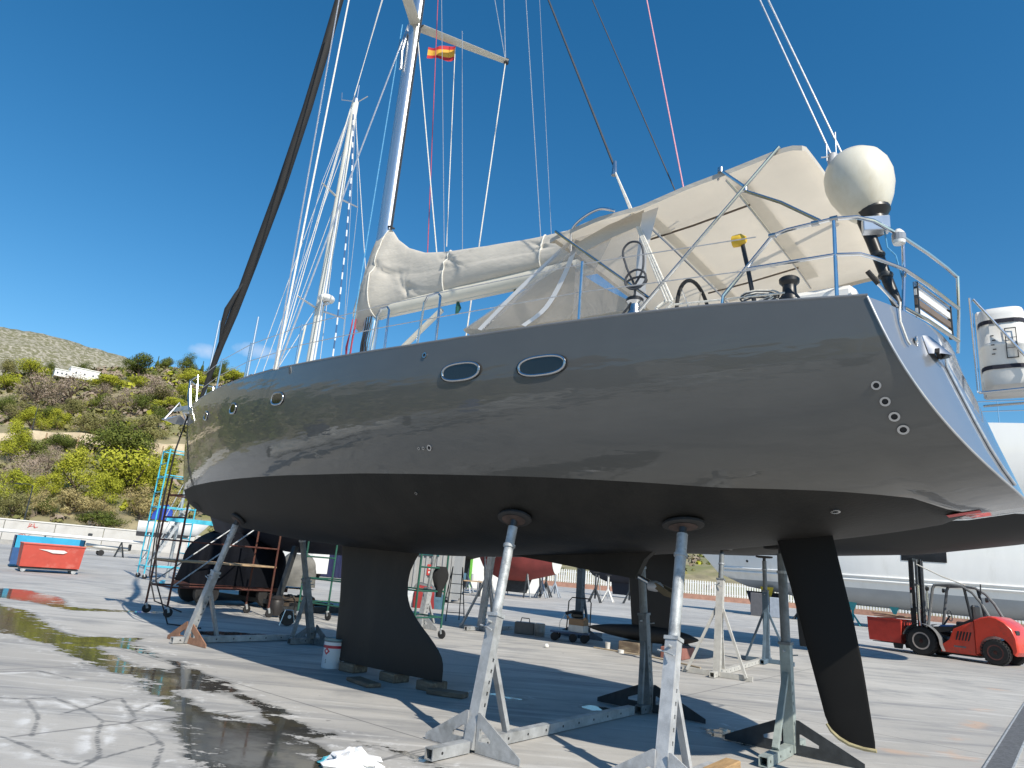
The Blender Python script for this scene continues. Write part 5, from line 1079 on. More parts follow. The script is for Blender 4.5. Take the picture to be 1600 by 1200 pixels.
MB().tube([(.12, -.05, 16.6), (.8, -.3, 14), (1.3, -.5, 11), (1.6, -.6, 8), (1.8, -.7, 5)], .024, 6).build('rolled_line', stripe_rope(), mm, smooth=True)
MB().tube([(.16, -.05, 15.0), (.35, -.2, 11), (.6, -.4, 5)], .02, 8).build('furling_extrusion', alu, mm, smooth=True)
rd_ = MB().lathe([(.001, -.1), (.22, -.09), (.26, -.03), (.26, .04), (.2, .1), (.001, .11)], 20, (.42, -.12, 9.42)).build('radar_dome', white_gel, mb, smooth=True, angle=60)
MB().bar((.05, 0, 9.28), (.5, -.1, 9.28), .12, .05).build('radar_bracket', alu, mb)
mh = MB().tube([(.1, 0, 16.85), (.1, 0, 17.05)], [.12, .09], 8).build('masthead', alu, mb, smooth=True)
for p in ([(.0, 0, 17), (-.5, -.1, 17.15), (-.55, -.1, 17.45)], [(.15, 0, 17), (.15, 0, 17.6)], [(.1, .1, 17), (.45, .2, 17.2)]): MB().tube(p, .02, 5).build('mast_instrument', alu, mh)
# far masts glimpsed ahead of the bow
for i, (x, y, h, lab) in enumerate(((-14.2, 31.5, 11.9, 'short pale mast ahead of the dark furled sail'), (-12.8, 32.5, 12.6, 'thin pale mast just behind the dark furled sail'), (-11.6, 34, 12.9, 'slanting brown spar behind the bow guard rail'))):
    o = MB().tube([(0, 0, 0), (.0 if i < 2 else .7, 0, h)], [.08, .05], 8).build('bare_mast', cream if i == 2 else alu, smooth=True); o.location = (x, y, 0); tag(o, lab, 'mast')
# long white motor yacht at the back right
cm = thing('motor_yacht', 'long white motor yacht with bottom greyed as shade behind the forklift', 'motor yacht', (17, 52, 0), NA)
gbot = mat('shaded_lower_hull', (.36, .38, .40), .6, 0, .08, 1)  # lower part of the white hull coloured grey to stand for its shade
CS = gen_hull(cm, -2.2, 26, 3.0, [(0, 6.2), (1, 5.8)], [(0, 4.2), (.05, 2.7), (.12, 1.9), (.3, 1.3), (.6, 1.2), (1, 1.4)], 2.35, white_hull, gbot, 3.4, .45, .95)
gl_ = mat('yacht_window', (.02, .022, .025), .08, 0, .2, 3)
def onside(x, z, off=.02):
    s = (x+2.2)/28.2; lo, hi = 0, 1
    for _ in range(25):
        md = (lo+hi)/2
        if CS(s, md, 1)[2] < z: lo = md
        else: hi = md
    return (x, -CS(s, lo, 1)[1]-off, z)
for x0, x1, z0, z1 in ((5.5, 7.6, 4.1, 4.42), (11.2, 13.6, 4.2, 4.95)):
    MB().grid([[onside(x, z, .03) for x in (x0, (x0+x1)/2, x1)] for z in (z0, z1)]).build('hull_window', gl_, cm)
for z, o_ in ((3.1, .05), (2.85, .08)): MB().tube([onside(x, z, o_) for x in [-.5+26*k/16 for k in range(17)]], .07, 6).build('spray_rail', white_hull, cm, smooth=True)
MB().lathe([(.07, -.01), (.09, .0), (.07, .01)], 14, onside(1.6, 3.6, .03), axis='y').build('through_hull', gl_, cm)
MB().bbox((12, 0, 6.6), (15, 4.2, 1.6), .3).build('superstructure', white_gel, cm)
foil([.5, 1.0, 1.6], [(.5, 1.6), (1.6, 1.2)], [(.5, 3.4), (1.6, 3.8)], [(.5, .3), (1.6, .4)]).build('skeg', MATS['navy_bottom'], cm, smooth=True)
for i, (x, y, m, lab) in enumerate(((2.9, -.9, mat('yellow_stand', (.50, .36, .02), .5), 'yellow topped stand under the bow of the white motor yacht'), (8.2, -1.2, mat('teal_stand', (.02, .25, .30), .5), 'teal stand under the motor yacht, left of the forklift mast'), (10.6, -1.2, mat('teal_stand', (.02, .25, .30), .5), 'teal stand under the motor yacht, right of the forklift mast'), (5.0, -1.0, dark_steel, 'dark stand under the forward part of the motor yacht'))):
    w_ = Vector((17, 52, 0))+Matrix.Rotation(NA, 3, 'Z') @ Vector((x, y, 0)); t = thing('boat_stand', lab, 'boat stand', w_, NA, 'stands under the motor yacht')
    MB().tube([(0, 0, .3), (0, 0, 1.5)], .07, 8).build('post', dark_steel if i in (0, 3) else m, t, smooth=True)
    for k in range(4): a = R(45+90*k); MB().bar((0, 0, .75), (.6*math.cos(a), .6*math.sin(a), .03), .07, .05).build('leg', dark_steel if i in (0, 3) else m, t)
    if i == 3: MB().bbox((0, 0, 1.62), (.5, .5, .14), .02).build('pad', black_rub, t)
    else: MB().grid([[(-.45, -.4, 1.95), (.45, -.4, 1.95)], [(-.3, -.3, 1.45), (.3, -.3, 1.45)], [(-.1, -.1, .95), (.1, -.1, .95)]]).build('cloth', m, t)
for i, (x, w, h, m, lab) in enumerate(((3.6, .9, 1.5, mat('block_grey', (.12, .12, .13), .9), 'dark grey concrete block under the motor yacht bow'), (4.9, 1.0, 1.3, mat('block_blue', (.36, .40, .46), .8), 'pale grey block under the motor yacht bow'))):
    o = MB().bbox((0, 0, h/2), (w, .9, h), .03).build('support_block', m); o.location = Vector((17, 52, 0))+Matrix.Rotation(NA, 3, 'Z') @ Vector((x-1.2, -1.6, 0)); o.rotation_euler = (0, 0, NA); tag(o, lab, 'block')
# small boats far away under the hulls
def far_hull(label, loc, ang, L_, b, zb0, zs0, mtop, mbot, zp, keel=None, legs=True, name='sailboat'):
    t = thing(name, label, 'boat', loc, ang); gen_hull(t, -L_/2, L_/2, b, [(0, zs0+.3), (1, zs0)], [(0, zb0+1.2), (.08, zb0+.5), (.3, zb0), (.6, zb0), (1, zb0+.6)], zp, mtop, mbot, 2.1, n=20, th=8)
    if keel: foil([.25, .8, zb0+.2], [(.25, -.7), (zb0+.2, -.9)], [(.25, .8), (zb0+.2, 1.1)], [(.25, .2), (zb0+.2, .25)]).build('keel', keel, t, smooth=True)
    if legs:
        for x in (-L_*.25, L_*.22):
            for s in (-1, 1):
                MB().bar((x, s*b*.7, zb0+.5), (x, s*(b*.7+.35), .02), .07, .07).build('prop', dark_steel, t); MB().bar((x, s*b*.7, zb0+.5), (x+.35, s*(b*.7+.1), .02), .06, .06).build('prop', galv_worn, t)
    return t
far_hull('red bottomed sailboat on stands, far away under the grey hull', (1.35, 46, 0), R(-25), 5.4, 1.5, .95, 3.4, white_hull, mat('red_bottom', (.26, .05, .045), .7, 0, .15, 2), 2.9, dark_steel)
far_hull('dark blue sailboat on stands, far away right of the red one', (11.5, 66, 0), R(-35), 7.0, 1.3, 1.3, 3.2, white_hull, MATS['navy_bottom'], 2.6, MATS['navy_bottom'])
far_hull('black keeled sailboat, far away left of the red one', (-2.4, 44, 0), R(-40), 6, 1.4, 1.9, 3.8, white_hull, MATS['black_antifouling'], 2.7, MATS['black_antifouling'])

def motorboat(label, loc, ang, L_=6.0, b=1.15, can=(.012, .05, .32), legs=True, zo=0.0, ob=True):
    t = thing('motor_boat', label, 'motor boat', (loc[0], loc[1], zo), ang)
    gen_hull(t, -L_/2, L_/2, b, [(0, 2.35), (.5, 2.15), (1, 2.1)], [(0, 1.7), (.06, 1.35), (.25, 1.05), (.6, .95), (1, .95)], 1.30, white_hull, mat('grey_bottom', (.13, .13, .14), .7), 2.0, .5, .92, n=20, th=8)
    MB().bbox((-.5, 0, 2.3), (L_*.34, b*1.2, .5), .12).build('cuddy', white_gel, t)
    MB().grid([[(-.2+.3*k, y, 2.5+.35*k) for y in (-b*.55, 0, b*.55)] for k in range(2)]).build('windscreen', gl_, t)
    cm_ = mat('boat_cover_%d' % int(can[2]*1000), can, .8)
    MB().grid([[(x, b*.62*math.cos(a), 2.3+h*math.sin(a)) for a in [math.pi*k/8 for k in range(9)]] for x, h in ((.1, .75), (.5, 1.25), (1.1, 1.1), (1.5, .5))]).build('canopy', cm_, t, smooth=True)
    if ob: MB().bbox((L_/2+.3, 0, 1.75), (.4, .35, .9), .08).build('outboard_motor', dark_steel, t)
    rail(t, [(-L_*.45+.4*k, -.25-.2*k*.9, 2.33-.02*k) for k in range(5)], .4)
    if legs:
        for x in (-1.4, 1.4):
            for s in (-1, 1): MB().bar((x, s*.75, 1.2), (x, s*1.1, .02-zo), .08, .08).build('prop', galv_worn, t)
    return t
motorboat('small white motor boat with bright blue canopy by the wall', (-25.9, 56.4, 0), R(204), 4.6, 1.2, zo=.75, ob=False)
motorboat('white speedboat with dark cover on the left, mirrored in the grey hull', (-15.5, 11.5, 0), R(75), 7.5, 1.5, (.02, .03, .06))
motorboat('second white motor boat on the left, mirrored in the grey hull', (-17, 2.5, 0), R(95), 8.5, 1.7, (.02, .10, .30))
motorboat('third white motor boat on the left, mirrored in the grey hull', (-17, -7.5, 0), R(110), 9, 1.6, (.05, .05, .05))
far_hull('white sailing yacht added behind the photographer for the grey hull to mirror', (-20, -24, 0), R(135), 13, 2.0, 1.8, 4.3, white_hull, MATS['navy_bottom'], 2.7, MATS['navy_bottom'])  # this yacht and the next are unseen, added as reflections for the hull
far_hull('dark hulled yacht added behind the photographer for the grey hull to mirror', (-4, -27, 0), R(165), 12, 2.0, 1.8, 4.2, mat('navy_topsides', (.02, .03, .06), .15, coat=.5), MATS['red_bottom'], 2.7, dark_steel)

# unseen shed and masts, added so the polished hull has something to reflect
sd = thing('reflection_shed', 'long grey shed added behind the photographer for the grey hull to mirror', 'shed', (-46, -34, 0), R(52))
MB().box((12, 5, 4.6), (24, 10, 9.2)).build('walls', mat('shed_sheet', (.20, .20, .19), .7, 0, .1, .6), sd)
MB().prism([(-.4, 9.2), (10.4, 9.2), (5, 11.4)], -.3, 24.3, 'x').build('roof', mat('shed_roof', (.28, .20, .16), .8, 0, .15, .8), sd)
for k in range(4): MB().box((3+6*k, 10.05, 3.2), (4.2, .1, 6.2)).build('door', mat('shed_door', (.55, .55, .53), .6) if k % 2 else mat('shed_door_dark', (.05, .06, .07), .6), sd)
for k, (x, y, h) in enumerate(((-20, -24, 17), (-4, -27, 18))):
    for ch in [o for o in C.objects if o.parent is None and o.name.startswith('sailboat') and (o.location-Vector((x, y, 0))).length < .1]:
        MB().tube([(0, 0, 3.5), (0, 0, h)], [.11, .08], 8).build('mast', alu, ch, smooth=True)

# ============================================================ FORKLIFT
def forklift():
    t = thing('forklift', 'red forklift with black mast and open cab on the right', 'forklift', (15.18, 24.94, 0), math.atan2(.8, -.6))
    red = mat('forklift_red', (.62, .055, .03), .3, 0, .08, 4, coat=.15, col2=(.28, .06, .045), patch=(5, .52, .78), bump=.08, bscale=25); blk = mat('forklift_black', (.02, .021, .023), .45, 0, .2, 8); gry = mat('forklift_grey', (.16, .165, .17), .5, 0, .2, 8)
    hub = mat('hub_red', (.12, .04, .035), .6, .1, .3, 10); rimm = mat('rim_pale', (.42, .36, .33), .6, 0, .2, 12)
    def wheel(x, y, r, w, s):
        ty = MB().lathe([(r*.58, -w/2), (r*.9, -w/2), (r, -w*.38), (r, w*.38), (r*.9, w/2), (r*.58, w/2)], 32, (x, y, r), axis='y')
        for k in range(26):
            a = 2*math.pi*k/26; cx, cz = x+r*math.cos(a), r+r*math.sin(a); M_ = Matrix.Rotation(-a, 3, 'Y'); ty.box((cx, y+s*w*.22, cz), (.03, w*.5, .05), M=M_)
        o = ty.build('wheel', black_rub, t, smooth=True, angle=35)
        MB().lathe([(r*.59, w*.47*s), (r*.60, w*.51*s), (r*.50, w*.50*s), (r*.48, w*.2*s), (.001, w*.18*s)] if s > 0 else [(.001, -w*.18), (r*.48, -w*.2), (r*.5, -w*.5), (r*.6, -w*.51), (r*.59, -w*.47)], 24, (x, y, r), axis='y').build('rim', rimm if r > .4 else hub, o, smooth=True, angle=30)
        MB().lathe([(r*.22, 0), (r*.22, s*w*.42), (r*.15, s*w*.5), (.001, s*w*.5)] if s > 0 else [(.001, -w*.5), (r*.15, -w*.5), (r*.22, -w*.42), (r*.22, 0)], 16, (x, y, r), axis='y').build('hub', hub, o, smooth=True, angle=30)
    for s in (-1, 1): wheel(0, s*.70, .465, .34, s); wheel(-2.14, s*.66, .385, .30, s)
    # body: side profile swept with rounding
    def slab(nm, prof, y0, y1, m, rd=.06):
        c_ = (sum(p[0] for p in prof)/len(prof), sum(p[1] for p in prof)/len(prof)); sh = lambda k: [(c_[0]+(p[0]-c_[0])*k, c_[1]+(p[1]-c_[1])*k) for p in prof]
        b = MB(); rows = [[(x, y, z) for x, z in sh(k)] for y, k in ((y0, .93), (y0+rd*.3, .975), (y0+rd, 1), (y1-rd, 1), (y1-rd*.3, .975), (y1, .93))]
        b.grid(rows, closed=True); n = len(prof); b.f += [tuple(range(n)), tuple(range(5*n, 6*n))]; return b.build(nm, m, t, smooth=True, angle=32)
    arch = [(-2.14+.49*math.cos(a), .385+.49*math.sin(a)) for a in [R(q) for q in range(-12, 193, 15)]]
    slab('counterweight', [(-1.55, .22), (-1.55, 1.30), (-1.75, 1.40), (-2.0, 1.47), (-2.2, 1.45), (-2.42, 1.33), (-2.62, 1.14), (-2.72, .85), (-2.74, .45), (-2.66, .33)]+[p for p in reversed(arch)], -.72, .72, red, .10)
    slab('side_panel', [(-.50, .20), (-.55, .42), (-.78, .60), (-.93, .96), (-1.2, 1.10), (-1.55, 1.27), (-1.55, .20)], -.66, .66, red, .04)
    slab('chassis', [(.5, .22), (.5, .62), (-.1, .72), (-.6, .60), (-.9, .3), (-1.6, .2), (-1.6, .14), (-.4, .14)], -.52, .52, blk, .03)
    for k in range(5): MB().prism([(-1.02-.09*k, .62), (-.98-.09*k, .62), (-1.06-.09*k, .90), (-1.11-.09*k, .90)], .655, .668, 'y').build('vent_slot', blk, t)
    MB().box((-1.1, .667, .42), (.35, .006, .05)).build('body_stripe', gry, t)
    for s in (-1, 1):
        f = []
        for a in range(15, 186, 12): q = R(a); f.append([(.58*math.cos(q)-.0, s*.50, .465+.56*math.sin(q)), (.58*math.cos(q), s*.90, .465+.56*math.sin(q))])
        f.append([(-.66, s*.5, .22), (-.66, s*.9, .22)]); MB().grid(f).build('fender', gry, t, smooth=True)
        MB().tube([(-.15, s*.60, .95), (-.36, s*.58, 2.20), (-.42, s*.56, 2.32)], .05, 8).build('front_pillar', gry, t, smooth=True)
        MB().tube([(-.42, s*.56, 2.32), (-.9, s*.56, 2.36), (-1.25, s*.56, 2.33), (-1.55, s*.57, 2.15), (-1.78, s*.58, 1.85), (-1.98, s*.6, 1.45)], .045, 8).build('roof_bar', gry, t, smooth=True)
        MB().tube([(-1.32, s*.57, 2.28), (-1.42, s*.6, 1.7), (-1.48, s*.6, 1.25)], .045, 8).build('rear_pillar', blk, t, smooth=True)
    for x in (-.55, -.75, -.95, -1.15): MB().bar((x, -.55, 2.35), (x, .55, 2.35), .05, .03).build('roof_slat', blk, t)
    MB().bar((-.42, -.56, 2.32), (-.42, .56, 2.32), .07, .05).build('roof_front', blk, t)
    MB().bbox((-1.15, 0, 1.12), (.55, .55, .16), .04).build('seat', blk, t); MB().bbox((-1.40, 0, 1.45), (.14, .5, .62), .05).build('seat_back', blk, t)
    MB().prism([(-.35, .80), (-.95, .95), (-.95, 1.08), (-.55, 1.04), (-.38, .92)], -.40, .60, 'y').build('blue_cover', mat('blue_sheet', (.02, .09, .30), .6, 0, .2, 5), t)
    MB().prism([(-.15, .72), (-.95, .90), (-1.55, 1.28), (-1.55, 1.36), (-.9, 1.02), (-.15, .95)], .58, .64, 'y').build('dash_side', blk, t)
    MB().tube([(-.62+.02*math.sin(a), .17*math.cos(a), 1.35+.17*math.sin(a)) for a in [2*math.pi*k/20 for k in range(20)]], .015, 6, closed=True).build('steering_wheel', blk, t, smooth=True); MB().tube([(-.62, 0, 1.35), (-.35, 0, .95)], .03, 6).build('steering_column', blk, t)
    for s in (-1, 1):
        MB().bar((.42, s*.32, .18), (.40, s*.32, 3.2), .09, .14).build('mast_rail', blk, t); MB().bar((.28, s*.24, .3), (.27, s*.24, 3.15), .05, .08).build('inner_rail', gry, t); MB().tube([(.2, s*.34, .5), (.2, s*.34, 2.3)], .035, 8).build('lift_ram', steel, t, smooth=True)
    for z in (.5, 1.5, 2.3, 3.15): MB().bar((.40, -.34, z), (.40, .34, z), .06, .10).build('mast_cross', blk, t)
    MB().box((.43, .395, 1.75), (.06, .006, .5)).build('mast_sticker', white_paint, t); MB().lathe([(.04, 0), (.04, .004)], 12, (.43, .392, 2.15), axis='y').build('round_sticker', mat('sticker_red', (.5, .1, .1), .5), t)
    MB().bbox((.58, 0, .55), (.08, 1.1, .6), .02).build('fork_carriage', blk, t)
    for s in (-1, 1): MB().prism([(.62, .25), (.62, .9), (.68, .9), (.70, .30), (1.85, .26), (1.85, .24)], s*.3-.06, s*.3+.06, 'y').build('fork', dark_steel, t)
    MB().tube([(.25, .25, 3.0), (-.6, .35, 2.62), (-1.3, .4, 2.38)], .022, 6).build('tie_rope', rope_white, t, smooth=True)
    for x, y, z in ((-.22, .68, 2.18), (-.22, -.68, 2.18), (-1.95, .55, 1.95)): MB().lathe([(.001, -.06), (.06, -.05), (.08, .03), (.001, .05)], 12, (x, y, z), axis='x').build('work_light', blk, t, smooth=True)
    MB().bbox((-2.66, .45, 1.02), (.08, .3, .14), .02).build('tail_light', blk, t); MB().tube([(-1.7, .3, 2.1), (-1.72, .3, 2.45)], .02, 6).build('beacon_stem', blk, t)
    return t
forklift()
def red_skip():
    h = Vector((-.6, .8, 0)); p = Vector((15.18, 24.94, .30))+h*1.30; t = thing('red_skip', 'small red tipping skip carried on the forklift forks', 'skip', p, math.atan2(.8, -.6))
    rm = mat('skip_red', (.60, .06, .04), .5, 0, .12, 4, .1, 30, col2=(.30, .08, .06), patch=(4, .6, .75)); m = MB(); L_, W_ = .58, .62
    o = [(-L_*.95, 0), (L_*.92, 0), (L_*.97, .30), (L_*1.0, .74), (-L_, .74)]
    b = MB()
    for s in (-1, 1): b.prism(o, s*W_-.012, s*W_+.012, 'y')
    for (a, c) in zip(o[:-1], o[1:]): 
        if c != o[3+1]: b.bar((a[0], 0, a[1]), (c[0], 0, c[1]), 2*W_-.024, .024, (0, 0, 1) if abs(a[1]-c[1]) < .2 else (1, 0, 0))
    b.bar((-L_*.85, 0, 0), (-L_, 0, .74), 2*W_-.024, .024, (1, 0, 0)); b.build('skip_body', rm, t); 
    for s in (-1, 1): MB().bar((-L_, s*W_, .75), (L_, s*W_, .75), .04, .04).build('rim', rm, t); MB().prism([(-.5, -.2), (-.25, -.2), (-.2, 0), (-.55, 0)], s*.45-.03, s*.45+.03, 'y').build('skid', dark_steel, t)
    for i in range(4):
        q = p+Matrix.Rotation(math.atan2(.8, -.6), 3, 'Z') @ Vector((.05-.1*i, -.4+.27*i, .80+.035*i)); o_ = MB().bbox((0, 0, 0), (1.5, .10, .03), .004).build('plank', mat('fresh_plank', (.55, .42, .27), .7, 0, .2, 4, stretch=(1, 8, 8))); o_.location = q; o_.rotation_euler = (R(2*i), R(4-3*i), math.atan2(.8, -.6)+R(-14+9*i)); tag(o_, f'rough plank lying across the red skip on the forklift, {["nearest the mast", "second", "third", "farthest over the rim"][i]}', 'plank', 'planks on the red skip')
red_skip()

# ============================================================ LEFT: bins, spar, trailer
def bin_(name, label, loc, rz, w, d_, h, m, inner, flare=.12, wheels=True):
    t = thing(name, label, 'skip', loc, rz); z0 = .2
    lo = [(0, 0), (w, 0), (w, d_), (0, d_)]; hi = [(-flare*.3, -flare), (w+flare*.3, -flare), (w+flare*.3, d_+flare), (-flare*.3, d_+flare)]
    nm = ('front_wall', 'end_wall', 'back_wall', 'end_wall')
    for i in range(4):
        j = (i+1) % 4; q = MB(); q.add([(*lo[i], z0), (*lo[j], z0), (*hi[j], h), (*hi[i], h)], [(0, 1, 2, 3)]); c = ((w/2), d_/2)
        q.add([(lo[k][0]*.97+c[0]*.03, lo[k][1]*.97+c[1]*.03, z0) for k in (i, j)]+[(hi[k][0]*.97+c[0]*.03, hi[k][1]*.97+c[1]*.03, h-.002) for k in (j, i)], [(3, 2, 1, 0)]); q.f += [(3, 2, 6, 7), (0, 4, 5, 1)]
        o = q.build(nm[i], m, t)
    MB().box((w/2, d_/2, z0+.02), (w*.96, d_*.96, .03)).build('floor', inner, t)
    MB().tube([(*p, h) for p in hi], .03, 6, closed=True).build('rim', m, t)
    MB().box((w/2, d_/2, z0-.05), (w*.95, d_*.9, .06)).build('frame', dark_steel, t)
    if wheels:
        for x in (.15, w-.15):
            for y in (.08, d_-.08): MB().lathe([(.02, -.03), (.085, -.025), (.085, .025), (.02, .03)], 14, (x, y, .087), axis='y').build('castor', galv_worn, t)
    return t
rb = bin_('red_bin', 'red wheeled waste bin in front of the blue one, at the left', (-17.65, 26.95, 0), R(39), 1.95, .95, 1.03, mat('bin_red', (.52, .08, .055), .55, 0, .1, 3, .1, 20, col2=(.60, .20, .16), patch=(2, .55, .75)), dark_steel)
pp_ = []
for a in range(9): pp_.append((.55+a*.1, .80+.05*math.sin(a*1.2)))
MB().add([(x, -.115-.002, z) for x, z in [(.45, .86), (1.3, .86), (1.42, .80), (1.3, .74), (.95, .74), (.75, .80)]], [(0, 1, 2, 3, 4, 5)]).build('worn_patch', white_paint, rb, label='white worn patch on the red side')
bb = bin_('blue_skip', 'tall blue skip standing behind the red bin, at the left', (-19.6, 29.3, 0), R(36), 2.45, 1.5, 1.27, mat('skip_blue', (.035, .10, .25), .5, 0, .15, 3, .1, 20, col2=(.10, .14, .22), patch=(1.5, .55, .7)), dark_steel, .05, False)
for o in list(bb.children):
    if o.name.startswith('front_wall'): o.scale = (1, 1, .62)
    if o.name.startswith('rim'): bpy.data.objects.remove(o); continue
    if o.name.startswith('back_wall'): o.data.materials[0] = mat('skip_sunlit_cyan', (.03, .38, .62), .5, 0, .12, 2, col2=(.6, .62, .64), patch=(1.2, .6, .66))  # inner back wall coloured brighter to stand for the sun on it
for i, (x, y, z, l, a, lab) in enumerate(((-16.7, 28.6, .98, 1.3, 60, 'pale board sticking out of the red bin'), (-17.2, 28.0, .95, .8, 20, 'short stick lying across the red bin'))):
    o = MB().bbox((0, 0, 0), (l, .14 if i == 0 else .05, .03), .004).build('board', timber); o.location = (x, y, z); o.rotation_euler = (0, R(-10), R(a)); tag(o, lab, 'board')
def spar():
    A, B = Vector((-42, 47, 1.32)), Vector((-27.5, 56, 1.2)); o = thing('lying_mast', 'long white mast lying on trestles before the wall', 'mast', (A.x, A.y, 0), math.atan2(B.y-A.y, B.x-A.x)); L_ = (B-A).length
    MB().tube([(0, 0, 1.32), (L_, 0, 1.2)], [.13, .11], 12).build('tube', white_gel, o, smooth=True)
    for x in (1.5, 6, 10.5, 15.5):
        q = MB()
        for s in (-1, 1): q.bar((x-.3, s*.35, 0), (x, s*.05, 1.12), .06); q.bar((x+.3, s*.35, 0), (x, s*.05, 1.12), .06)
        q.build('trestle', dark_steel, o)
    for x in (7.2, 13.3): MB().bbox((x, 0, 1.48), (.3, .12, .2), .04).build('mast_fitting', dark_steel, o)
spar()
def trailer(label, loc, rz):
    t = thing('boat_trailer', label, 'trailer', loc, rz); t.scale = (.72, .72, .72)
    for s in (-1, 1): MB().bar((-2, s*.6, .55), (2, s*.6, .55), .08, .1).build('frame_rail', galv, t); MB().lathe([(.12, -.09), (.3, -.08), (.3, .08), (.12, .09)], 18, (.6, s*.8, .3), axis='y').build('wheel', black_rub, t, smooth=True)
    MB().bar((2, 0, .55), (3.4, 0, .55), .1, .1).build('drawbar', galv, t); 
    for x in (-1.6, 0, 1.6): MB().bar((x, -.6, .58), (x, .6, .58), .08, .08).build('cross_member', galv, t)
    b = MB(); 
    for s in (-1, 1): b.tube([(-1.9, s*.45, .85), (.8, s*.5, .88), (1.7, s*.3, .98), (2.0, 0, 1.05)], [.2, .22, .2, .15], 10)
    b.build('inflatable_tube', mat('rib_grey', (.55, .54, .50), .6), t, smooth=True); MB().bbox((-2.1, 0, 1.05), (.3, .3, .7), .06).build('outboard_motor', dark_steel, t)
trailer('trailer with a pale inflatable dinghy in front of the wall', (-30, 55.5, 0), R(215))

# ============================================================ SCAFFOLDS, STEPS
def tower(name, label, loc, rz, lx, ly, h, m, wheel=True, rungs=(.5, 1.0, 1.5, 2.0), plank_z=(), diag=True, r=.024, extra=()):
    t = thing(name, label, 'scaffold', loc, rz)
    cs = [(0, 0), (lx, 0), (lx, ly), (0, ly)]; z0 = .2 if wheel else 0
    for x, y in cs:
        p = MB().tube([(x, y, z0), (x, y, h)], r, 8).build('post', m, t, smooth=True)
        if wheel: MB().lathe([(.03, -.022), (.095, -.02), (.095, .02), (.03, .022)], 16, (x+.04, y, .097), axis='y').build('castor', black_rub, p, smooth=True); MB().bar((x, y, .22), (x+.04, y, .10), .05, .05).build('castor_fork', galv_worn, p)
    for x in (0, lx):
        for z in rungs: MB().tube([(x, 0, z), (x, ly, z)], r*.8, 7).build('rung', m, t)
    for z in (rungs[0], rungs[-1])+tuple(extra):
        for y in (0, ly): MB().tube([(0, y, z), (lx, y, z)], r*.8, 7).build('ledger', m, t)
    if diag:
        for y in (0, ly): MB().tube([(0, y, rungs[0]), (lx, y, rungs[-1])], r*.65, 6).build('diagonal_brace', galv_worn, t)
    for z in plank_z:
        n = max(2, int(ly/.24))
        for k in range(n): MB().bbox((lx/2, (k+.5)*ly/n, z), (lx+.1, ly/n-.02, .04), .005).build('plank', timber, t)
    return t
tower('rusty_scaffold', 'rusty red wheeled scaffold standing under the bow', (-6.93, 15.68, 0), math.atan2(.79, .62), 2.5, .95, 3.0, rust, rungs=(.62, 1.15, 1.6, 2.1, 2.6), plank_z=(1.17,), extra=(1.6,), r=.024)
tower('green_scaffold', 'dark green wheeled scaffold on the far side of the keel', (-4.63, 17.49, 0), math.atan2(-.55, .83), 3.6, .95, 2.9, green_steel, rungs=(.45, 1.0, 1.5, 2.0), extra=(1.0,), diag=False)
st = tower('cyan_access_tower', 'tall cyan wheeled access tower ahead of the bow', (-14.05, 29.1, 0), R(38), 1.45, 1.2, 5.3, cyan_steel, rungs=(.5, 1.1, 1.7, 2.3, 2.9, 3.5, 4.1, 4.7, 5.25), plank_z=(), extra=(2.9, 4.2), r=.03)
for k in range(9): MB().bar((.2+.12*k, .3, .5+.28*k), (.2+.12*k, .9, .5+.28*k), .2, .03).build('step', galv_worn, st)
for y in (.3, .9): MB().bar((.15, y, .4), (1.3, y, 3.0), .05, .10).build('stringer', galv_worn, st)
# cyan gantry under the masted yacht
g = thing('cyan_cradle', 'bright cyan cradle beam supporting the masted yacht behind the bow', 'cradle', (-12.3, 27.0, 0), R(21))
MB().bar((-.3, 0, 2.36), (3.6, .1, 2.33), .14, .16).build('beam', cyan_steel, g)
for x, y in ((2.1, 0), (3.0, .1)):
    MB().bar((x, y, .0), (x, y, 2.25), .11, .11).build('upright', cyan_steel, g)
    for z in (1.0, 1.6): MB().bar((x, y, z), (x+.45, y, z), .06, .06).build('bracket', cyan_steel, g)
for x in (.0, 3.5): MB().bar((x, -.6, .06), (x, .6, .06), .12, .12).build('foot', cyan_steel, g)
def mstand(label, b, tp_, inw, **k): return jack_stand(label, b, inw, tp_, Vector((0, 0, -1)), group='stands in the background', **k)
bright = mat('white_blue_stand', (.60, .64, .68), .5, 0, .1, 6)
mstand('tall white leaning stand behind the rusty scaffold', (-8.4, 26.6, 0), (-7.6, 25.0, 2.3), (.5, -.8), post_m=bright, tube_m=bright, cross=1.0, foot=.4, post_h=1.9, w=.17)
mstand('white slotted stand with splayed braces just right of the keel', (-.27, 19.23, 0), (-.12, 19.6, 2.3), (.62, .79), post_m=pale, tube_m=pale, cross=1.4, foot=.6, post_h=1.9, w=.15, gus=(0, 0), splay=.6)
mstand('small white slotted foot of a stand left of the leaning galvanised tube', (-1.75, 18.4, 0), (-1.6, 18.9, 2.2), (.62, .79), post_m=pale, tube_m=dkgalv, cross=.5, foot=.3, post_h=.95, w=.16)
mstand('dark blue stand behind the hand truck with the cardboard box', (2.36, 19.6, 0), (2.3, 19.3, 2.4), (.62, .79), post_m=mat('bluegrey_stand', (.10, .15, .20)), tube_m=mat('bluegrey_stand', (.10, .15, .20)), cross=1.2, foot=.4, post_h=1.9, w=.17, gl=.75)
